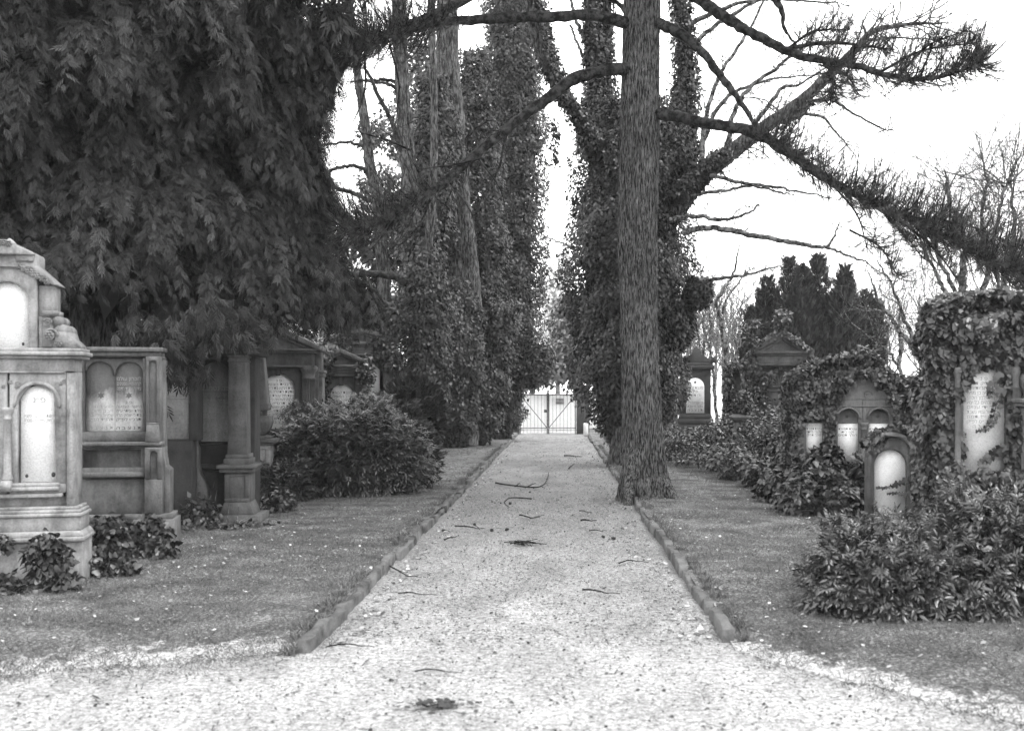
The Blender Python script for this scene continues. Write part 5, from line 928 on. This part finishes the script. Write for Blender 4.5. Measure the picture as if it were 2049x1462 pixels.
ivied('ivy-wrapped tree whose pale bare trunk leans up out of the foliage', 925, 30, [[(935, 890, 30, 44), (945, 700, 30, 36), (948, 600, 30, 31), (938, 480, 30, 29), (925, 380, 30, 27), (915, 250, 30, 30), (905, 120, 30, 28), (898, -60, 30, 26), (890, -300, 30, 20)], [(930, 700, 30.4, 26), (900, 400, 30.6, 24), (888, 200, 30.8, 26), (884, 0, 30.8, 24), (880, -200, 31, 18)]],
    [([(900, 895, 29.5, 60), (900, 850, 29.5, 105), (897, 780, 29.5, 120), (895, 700, 29.5, 140), (900, 620, 29.8, 130), (905, 560, 30.3, 110)], 15000), ([(965, 880, 30.5, 50), (965, 800, 30.5, 100), (985, 700, 31, 110), (985, 600, 31, 110)], 6500), ([(905, 620, 31, 110), (895, 480, 31, 100), (900, 330, 31.4, 90), (930, 200, 31.6, 60)], 6500), ([(960, 620, 31.5, 100), (970, 480, 31.5, 100), (960, 360, 31.8, 110), (955, 230, 32, 100), (950, 100, 32, 70)], 9000)], [[(905, 230, 30, 8), (860, 240, 29.8, 6), (800, 200, 29.5, 3)], [(915, 300, 30, 8), (960, 250, 29.8, 5), (1000, 240, 29.5, 2)]], twn=4)
ivied('twin-stemmed dark tree wrapped in ivy to mid height, left of the leaning bare trunk', 850, 27.5, [[(858, 890, 27.5, 36), (845, 650, 27.5, 30), (830, 480, 27.5, 28), (812, 330, 27.5, 24), (803, 220, 27.5, 20), (795, 80, 27.5, 18), (788, -150, 27.5, 14)], [(832, 480, 27.6, 22), (822, 300, 27.8, 17), (812, 180, 28, 15), (806, 0, 28, 12)], [(850, 560, 27.2, 20), (866, 380, 27, 17), (868, 200, 27, 15), (862, 0, 27, 14), (860, -150, 27, 10)]],
    [([(862, 880, 27.5, 40), (858, 800, 27.5, 80), (852, 700, 27.5, 100), (845, 600, 27.5, 110), (842, 520, 27.5, 90), (835, 430, 27.6, 70)], 9000), ([(800, 660, 27, 50), (790, 620, 27, 60), (770, 600, 27, 40)], 700), ([(860, 480, 28.5, 100), (868, 350, 28.5, 110), (870, 250, 28.8, 90), (865, 150, 28.8, 60)], 6000)],
    [[(812, 330, 27.5, 14), (790, 260, 27.4, 10), (752, 180, 27.3, 8), (730, 130, 27.2, 5)], [(806, 170, 27.5, 8), (770, 160, 27.5, 7), (700, 165, 27.5, 3)], [(806, 180, 27.5, 8), (760, 165, 27.4, 6), (715, 160, 27.4, 3)], [(840, 580, 27, 18), (790, 555, 26.8, 16), (740, 548, 26.5, 14), (690, 552, 26.4, 11), (655, 565, 26.3, 8)], [(830, 610, 27, 9), (780, 605, 26.9, 8), (730, 612, 26.8, 7), (690, 600, 26.7, 5)], [(800, 620, 27, 7), (760, 640, 26.9, 7), (735, 650, 26.8, 5)]], twn=7)
ivied('slender pale trunk leaning left, nearest the drooping dark yew', 770, 30, [[(790, 880, 30.0, 34), (780, 700, 30.0, 28), (768, 560, 30.0, 25), (755, 410, 30.0, 23), (742, 340, 30.0, 21), (728, 230, 30.0, 19), (715, 140, 30.0, 17), (706, 60, 30.0, 15), (692, -60, 30.0, 13)]],
    [([(700, 640, 30.5, 60), (740, 560, 30.5, 90), (770, 470, 30.5, 90), (780, 400, 30.6, 60)], 1500), ([(690, 640, 30.8, 100), (740, 600, 30.9, 120), (790, 660, 31.0, 100)], 1400)], [[(745, 360, 30.0, 9), (720, 335, 29.8, 8), (680, 335, 29.5, 7), (640, 355, 29.3, 6), (600, 375, 29.2, 4)], [(760, 410, 30.0, 9), (700, 385, 29.9, 9), (650, 370, 29.8, 9), (610, 365, 29.7, 6)], [(740, 300, 30.0, 7), (700, 285, 30.0, 6), (640, 290, 30.0, 4), (600, 280, 30.0, 2)], [(740, 520, 29.5, 26), (690, 440, 29.3, 24), (640, 380, 29.2, 22), (600, 340, 29.0, 18), (560, 300, 29.0, 12)], [(770, 420, 30.0, 8), (820, 360, 30.0, 6), (860, 340, 30.0, 3)], [(712, 60, 30.0, 8), (680, 30, 30.0, 7), (620, 0, 30.0, 4)]], twn=6)

# ---- soft trees behind
def soft_tree(name, label, px, Y, blobs, n, leaf, T, mt, trunk=(), grp=None, up=.5, cat='tree'):
    o = tag(empty(name, (PX(px, Y), Y, 0)), label, cat, grp); c0 = np.array([PX(px, Y), Y, 0.]); mb = MB(); tb = MB()
    for pts in trunk: q = smooth_path(px_path(pts), 6); q[:, :3] -= c0; tb.tube(q[:, :3], q[:, 3], 8); side_twigs(tb, q, 10, 1.2, .2, .03, .2, 2)
    tot = sum(b[3] * b[4] for b in blobs)
    for b in blobs: c = P3(b[0], b[1], b[2]) - c0; blob(mb, c, (b[3] * b[2] / F, b[3] * .8 * b[2] / F, b[4] * b[2] / F), int(n * b[3] * b[4] / tot), leaf, T, int(b[0]), up, .35, .8, .3)
    mb.build('crown', mt, o); tb.build('trunk', M_twigpale, o); return o
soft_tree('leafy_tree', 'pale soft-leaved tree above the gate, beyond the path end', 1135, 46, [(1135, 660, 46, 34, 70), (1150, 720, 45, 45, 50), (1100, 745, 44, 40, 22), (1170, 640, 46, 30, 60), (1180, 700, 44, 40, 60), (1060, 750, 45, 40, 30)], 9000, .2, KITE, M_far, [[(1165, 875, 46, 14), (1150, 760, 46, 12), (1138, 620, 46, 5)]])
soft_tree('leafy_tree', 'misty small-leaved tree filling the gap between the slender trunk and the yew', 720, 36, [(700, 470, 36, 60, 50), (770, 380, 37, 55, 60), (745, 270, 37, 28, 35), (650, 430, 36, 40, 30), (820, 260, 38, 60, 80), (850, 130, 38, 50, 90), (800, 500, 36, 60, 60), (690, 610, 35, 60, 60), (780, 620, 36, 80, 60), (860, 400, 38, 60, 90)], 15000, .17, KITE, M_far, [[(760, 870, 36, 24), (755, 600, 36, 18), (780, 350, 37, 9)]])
soft_tree('bushy_tree', 'dark evergreen thicket between the far monuments and the ivied trunks', 815, 32, [(760, 760, 32, 70, 80), (820, 800, 31, 60, 70), (700, 820, 31, 90, 60), (640, 760, 32, 80, 90), (860, 780, 32, 50, 80)], 9000, .16, KITE, M_ivyfar)
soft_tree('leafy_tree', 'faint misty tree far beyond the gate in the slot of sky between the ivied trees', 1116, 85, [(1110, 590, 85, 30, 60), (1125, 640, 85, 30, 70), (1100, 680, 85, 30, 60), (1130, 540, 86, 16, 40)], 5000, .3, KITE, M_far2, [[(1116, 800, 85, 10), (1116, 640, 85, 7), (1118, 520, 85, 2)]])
soft_tree('evergreen_thicket', 'black undergrowth closing the space behind the shaded double arched headstone', 330, 20, [(330, 700, 20, 120, 70), (150, 700, 19, 120, 80), (480, 690, 21, 110, 80), (20, 690, 18, 140, 90)], 11000, .18, KITE, M_ivy, cat='thicket')
soft_tree('evergreen_thicket', 'dark thicket behind the lettered temple-front monument', 560, 24, [(560, 720, 24, 90, 80), (640, 740, 25, 60, 60), (460, 760, 24, 90, 60)], 6000, .16, KITE, M_ivy, cat='thicket')
tb = MB()
for i in range(70):
    Y = 75 + 45 * rng.random(); X = PX(1330 + 1000 * rng.random() ** .9, Y) if i < 52 else PX(300 + 420 * rng.random(), Y); h = 7 + 5 * rng.random()
    tb.tube([(X, Y, -.05), (X + .1, Y, h * .35), (X + .2, Y, h * .6)], [.14, .1, .06], 5)
    for k in range(6): grow(tb, np.array([X + .1, Y, h * (.22 + .06 * k)]), np.array([rng.normal() * .5, rng.normal() * .5, 1.]), h * .42, .05, 2, .12, .7, .15, 5, .6, .014)
tag(tb.build('distant_wood', M_twigpale), 'far-off leafless wood that reads as a pale web of twigs along the horizon', 'wood', kind='stuff')
# cypress group
o = tag(empty('cypress_tree', (PX(1625, 33), 33, 0)), 'broad many-spired dark cypress behind the gabled monument', 'tree'); c0 = np.array([PX(1625, 33), 33, 0.]); mb = MB()
for px, top, w_ in ((1512, 618, 24), (1530, 590, 30), (1548, 556, 32), (1572, 528, 34), (1602, 540, 34), (1638, 512, 38), (1620, 556, 44), (1664, 545, 34), (1690, 556, 36), (1722, 588, 30), (1738, 610, 24), (1585, 590, 54), (1650, 600, 60), (1700, 640, 44), (1495, 690, 18), (1560, 640, 50), (1540, 660, 40), (1730, 660, 26)):
    zt = PZ(top, 33); x = PX(px, 33) - c0[0]; n = int(110 * w_); t = rng.random(n) ** .85; z = zt - t * (zt - .5); ww = w_ * 1.15 * 33 / F * np.clip(.1 + 2.2 * t, 0, 1) ** .8; a = rng.random(n) * 6.283; y0 = rng.normal() * .5
    lean = (px - 1625) / 110 * .5 * (1 - t); k = 1 + 1.2 * (fbm(np.stack([np.cos(a) * 1.5 + px, np.sin(a) * 1.5, z * 2.2], -1), 5) - .5); rr = ww * k * (1 - .5 * rng.random(n) ** 1.6); out = np.stack([np.cos(a), np.sin(a), 0 * a], -1)
    scatter(mb, UPSPRAY, np.stack([x + rr * np.cos(a) + lean - (px - 1625) / 110 * .5 * .6, y0 + rr * np.sin(a), z], -1), out * .55 + [0, 0, 1] + rng.normal(size=(n, 3)) * .28, out + rng.normal(size=(n, 3)) * .5, .24 * (.5 + .7 * rng.random(n)))
mb.build('crown', M_cyp, o); mb = MB(); mb.tube([(0, 0, 0), (0, 0, 2), (.1, 0, 4)], [.22, .16, .05], 8); mb.build('trunk', M_bark2, o)

# ---- bare trees and saplings on the right
GB = 'bare saplings and trees in the right background'
def bare(name, label, px, Y, stems, tw_, mt=None, lev=2, L=1.0, up=.25):
    o = tag(empty(name, (PX(px, Y), Y, 0)), label, 'tree', GB); c0 = np.array([PX(px, Y), Y, 0.]); mb = MB(); tb = MB()
    for pts in stems: q = smooth_path(px_path(pts), 7); q[:, :3] -= c0; q[1:-1, :3] += rng.normal(size=(len(q) - 2, 3)) * .02; mb.tube(q[:, :3], np.maximum(q[:, 3], .004), 7); side_twigs(tb, q, tw_, L, .35, .014, up, lev, spread=.8)
    mb.build('trunk', mt or M_twigpale, o); tb.build('twigs', mt or M_twigpale, o)
bare('bare_sapling', 'crooked pale sapling right of the domed headstone', 1452, 31, [[(1448, 905, 31, 13), (1453, 780, 31, 12), (1452, 700, 31, 11), (1440, 640, 31, 9), (1436, 600, 31, 8), (1450, 575, 31, 7), (1468, 545, 31, 5), (1480, 490, 31, 2)], [(1447, 660, 31, 6), (1450, 610, 31, 5), (1490, 550, 31, 3), (1520, 530, 31, 1)], [(1462, 900, 31, 7), (1466, 760, 31, 6), (1478, 660, 31, 4), (1485, 600, 31, 1)]], 9, L=.8, lev=2)
bare('bare_sapling', 'group of slim upright stems directly behind the domed headstone', 1405, 34, [[(1406, 900, 34, 6), (1402, 760, 34, 5), (1398, 680, 34, 4), (1388, 620, 34, 2)], [(1412, 900, 34, 6), (1412, 740, 34, 5), (1408, 650, 34, 4), (1412, 590, 34, 2)], [(1418, 900, 34, 6), (1420, 700, 34, 4), (1422, 640, 34, 3), (1415, 600, 34, 1)], [(1395, 900, 35, 5), (1385, 730, 35, 4), (1375, 650, 35, 2)], [(1435, 900, 33, 7), (1430, 780, 33, 6), (1420, 700, 33, 4), (1405, 640, 33, 2)]], 8, L=.7, lev=2)
bare('bare_tree', 'spreading bare tree leaning over from behind the tall ivied monument', 1850, 26, [[(1895, 900, 26, 20), (1860, 760, 26, 14), (1830, 700, 26, 11), (1790, 650, 26, 8), (1760, 600, 26, 6), (1735, 540, 26, 2)], [(1850, 740, 26, 10), (1810, 640, 26, 7), (1790, 580, 26, 5), (1755, 520, 26, 2)], [(1895, 880, 26.5, 18), (1890, 700, 26.5, 14), (1900, 620, 26.5, 10), (1880, 560, 26.5, 8), (1850, 500, 26.5, 5), (1820, 420, 26.5, 2)], [(1800, 740, 27, 6), (1775, 700, 27, 5), (1745, 690, 27, 2)], [(1805, 880, 29, 9), (1800, 760, 29, 8), (1802, 680, 29, 7), (1798, 600, 29, 3)]], 9, L=1.0, lev=2)
bare('bare_tree', 'tall twiggy bare tree whose fine crown fills the right edge', 1960, 25, [[(1960, 900, 25, 24), (1950, 700, 25, 20), (1925, 570, 25, 16), (1930, 480, 25, 11), (1900, 400, 25, 8), (1890, 340, 25, 3)], [(1955, 640, 25, 14), (1975, 540, 25, 11), (1965, 440, 25, 8), (1975, 360, 25, 5), (1960, 310, 25, 2)], [(1960, 660, 25, 14), (2010, 560, 25, 12), (2030, 450, 25, 9), (2020, 360, 25, 4)], [(1965, 700, 25, 15), (2040, 600, 25, 13), (2080, 480, 25, 9), (2100, 350, 25, 4)], [(1930, 620, 24.6, 10), (1890, 540, 24.6, 8), (1860, 470, 24.6, 6), (1830, 400, 24.6, 2)], [(2000, 600, 24, 9), (1990, 480, 24, 7), (2010, 380, 24, 5), (2040, 330, 24, 2)]], 40, L=1.3, lev=3, mt=M_twigpale, up=.12)
for i, (px, Y, h, lab) in enumerate(((1560, 48, 560, 'faint far bare tree over the left shoulder of the cypress'), (1770, 50, 590, 'faint far bare tree just right of the cypress'), (1480, 52, 620, 'distant fine twiggy tree between saplings and cypress'), (1870, 55, 520, 'distant fine twiggy tree above the arcaded monument'), (640, 50, 420, 'distant bare tree seen at the yew edge'), (2000, 48, 420, 'distant bare tree behind the twiggy crown at the right edge'))):
    zt = PZ(h, Y); o = tag(empty('bare_tree', (PX(px, Y), Y, 0)), lab, 'tree', GB); mb = MB(); tb = MB(); mb.tube([(0, 0, 0), (.1, 0, zt * .3), (0, .1, zt * .55)], [.18, .13, .08], 7); mb.build('trunk', M_twigpale, o)
    for k in range(9): grow(tb, np.array([.05, 0, zt * (.22 + .035 * k)]), np.array([rng.normal() * .6, rng.normal() * .6, 1.0]), zt * .45, .05, 3, .12, .7, .15, 4, .6, .008)
    tb.build('twigs', M_twigpale, o)

# ---- the great drooping yew
SPRAY3 = _spray(3, .1, .5, .5, 36)
o = tag(empty('yew_tree', (-5.95, 13.4, 0)), 'huge dark yew with drooping foliage overhanging the monuments at the upper left', 'tree'); c0 = np.array([-5.95, 13.4, 0.])
mb = MB(); bark_trunk(mb, [(0, 0, -.1, .42), (.05, 0, 2, .34), (0, .1, 5, .28), (.1, 0, 9, .12), (.1, 0, 11.5, .03)], 80, 160, 15, .05, 14, .4, 1.)
def YR(z, a):                                         # crown radius by height and bearing
    R0 = np.interp(z, [1.6, 2.2, 2.6, 3.3, 4.2, 5.2, 6.5, 8, 10, 12], [2.7, 2.9, 3.05, 3.0, 2.6, 2.85, 3.15, 3.0, 2.1, .3])
    return R0 * (1 + .22 * (fbm(np.stack([np.cos(a) * 1.6, np.sin(a) * 1.6, z * .7], -1), 61, 4) - .5) * 2)
def yew_boughs(nb, z0, z1, pw, layers, probs, ns, size, vis=None, T=SPRAY3, ang=None):
    z = z0 + (z1 - z0) * rng.random(nb) ** pw; a = rng.random(nb) * 6.2832
    if ang is not None: a = R(ang[0]) + R(ang[1] - ang[0]) * rng.random(nb)
    lay = rng.choice(layers, nb, p=probs); r = YR(z, a) * lay * (1 - .07 * rng.random(nb))
    z = z + np.where(z < 3.2, .5 * (fbm(np.stack([np.cos(a) * 2.2, np.sin(a) * 2.2, 0 * a], -1), 88, 3) - .5), 0)
    cl = fbm(np.stack([np.cos(a) * r * 1.9, np.sin(a) * r * 1.9, z * 1.5], -1), 93, 3); kp = rng.random(nb) < np.clip((cl - .36) * 6, .12, 1); z, a, r, cl = z[kp], a[kp], r[kp], cl[kp]; nb = len(z); r = r * (1 + .45 * (cl - .55))
    B = np.stack([r * np.cos(a), r * np.sin(a), z], -1); out = np.stack([np.cos(a), np.sin(a), 0 * a], -1)
    t = np.linspace(0, 1, ns)[None, :]; ln = (.22 + .42 * rng.random(nb) ** 1.4)[:, None]; od = nrm(out + rng.normal(size=(nb, 3)) * [.5, .5, .15])
    P = B[:, None] + od[:, None] * (t * ln * .5)[..., None] + np.array([0, 0, -1.])[None, None] * (t ** 1.7 * ln * .8)[..., None]
    sd = np.where(np.arange(ns) % 2, 1, -1)[None, :, None]; tang = nrm(od[:, None] * .8 + np.array([0, 0, -1.]) * (1.3 * t)[..., None]); side = nrm(np.cross(od, [0, 0, 1.]))[:, None] * sd
    fw = tang + side * .75 + rng.normal(size=P.shape) * .32 + [0, 0, -.12]; no = od[:, None] * .55 + np.array([0, 0, .7]) + rng.normal(size=P.shape) * .35
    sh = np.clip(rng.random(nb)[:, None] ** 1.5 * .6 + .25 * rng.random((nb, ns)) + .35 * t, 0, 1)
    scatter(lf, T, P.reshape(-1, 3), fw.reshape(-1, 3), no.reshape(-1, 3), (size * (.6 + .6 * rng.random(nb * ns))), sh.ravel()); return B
lf = MB(); B = yew_boughs(14500, 2.88, 6.3, 1.0, [1., .93, .84, .72], [.42, .28, .18, .12], 13, .14, ang=(-150, 35))
yew_boughs(1500, 3.0, 6.3, 1.0, [1., .9, .7], [.5, .3, .2], 10, .3, ang=(35, 210)); yew_boughs(2300, 6.2, 11.8, 1.2, [1., .85, .6], [.5, .3, .2], 10, .34)
yew_boughs(4200, 3.1, 8.5, 1.1, [.68, .55, .4, .25], [.3, .3, .25, .15], 8, .42, T=KITE)
for px, py, Y, n in ((350, 722, 11.0, 34), (345, 680, 11.1, 40), (640, 610, 13, 60), (670, 610, 13.2, 60), (655, 560, 13, 60), (280, 650, 11, 30), (490, 640, 11.5, 50), (420, 640, 11, 50), (545, 600, 12.3, 60)):
    c = P3(px, py, Y) - c0; q = c + rng.normal(size=(n * 5, 3)) * [.13, .16, .12]; scatter(lf, SPRAY3, q, np.array([.2, -.2, -1.]) + rng.normal(size=(n * 5, 3)) * .5, np.array([.3, -.8, .6]) + rng.normal(size=(n * 5, 3)) * .3, .17 * (.6 + .6 * rng.random(n * 5)))
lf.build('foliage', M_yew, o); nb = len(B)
for i in range(70):
    k = rng.integers(nb); e = B[k]; b = np.array([0, 0, min(e[2] + .3 + rng.random(), 10)]); mb.tube(smooth_path([b, (b + e) / 2 + [0, 0, .35], e], 5), np.linspace(.06, .012, 11), 5)
mb.build('trunk', M_bark2, o)
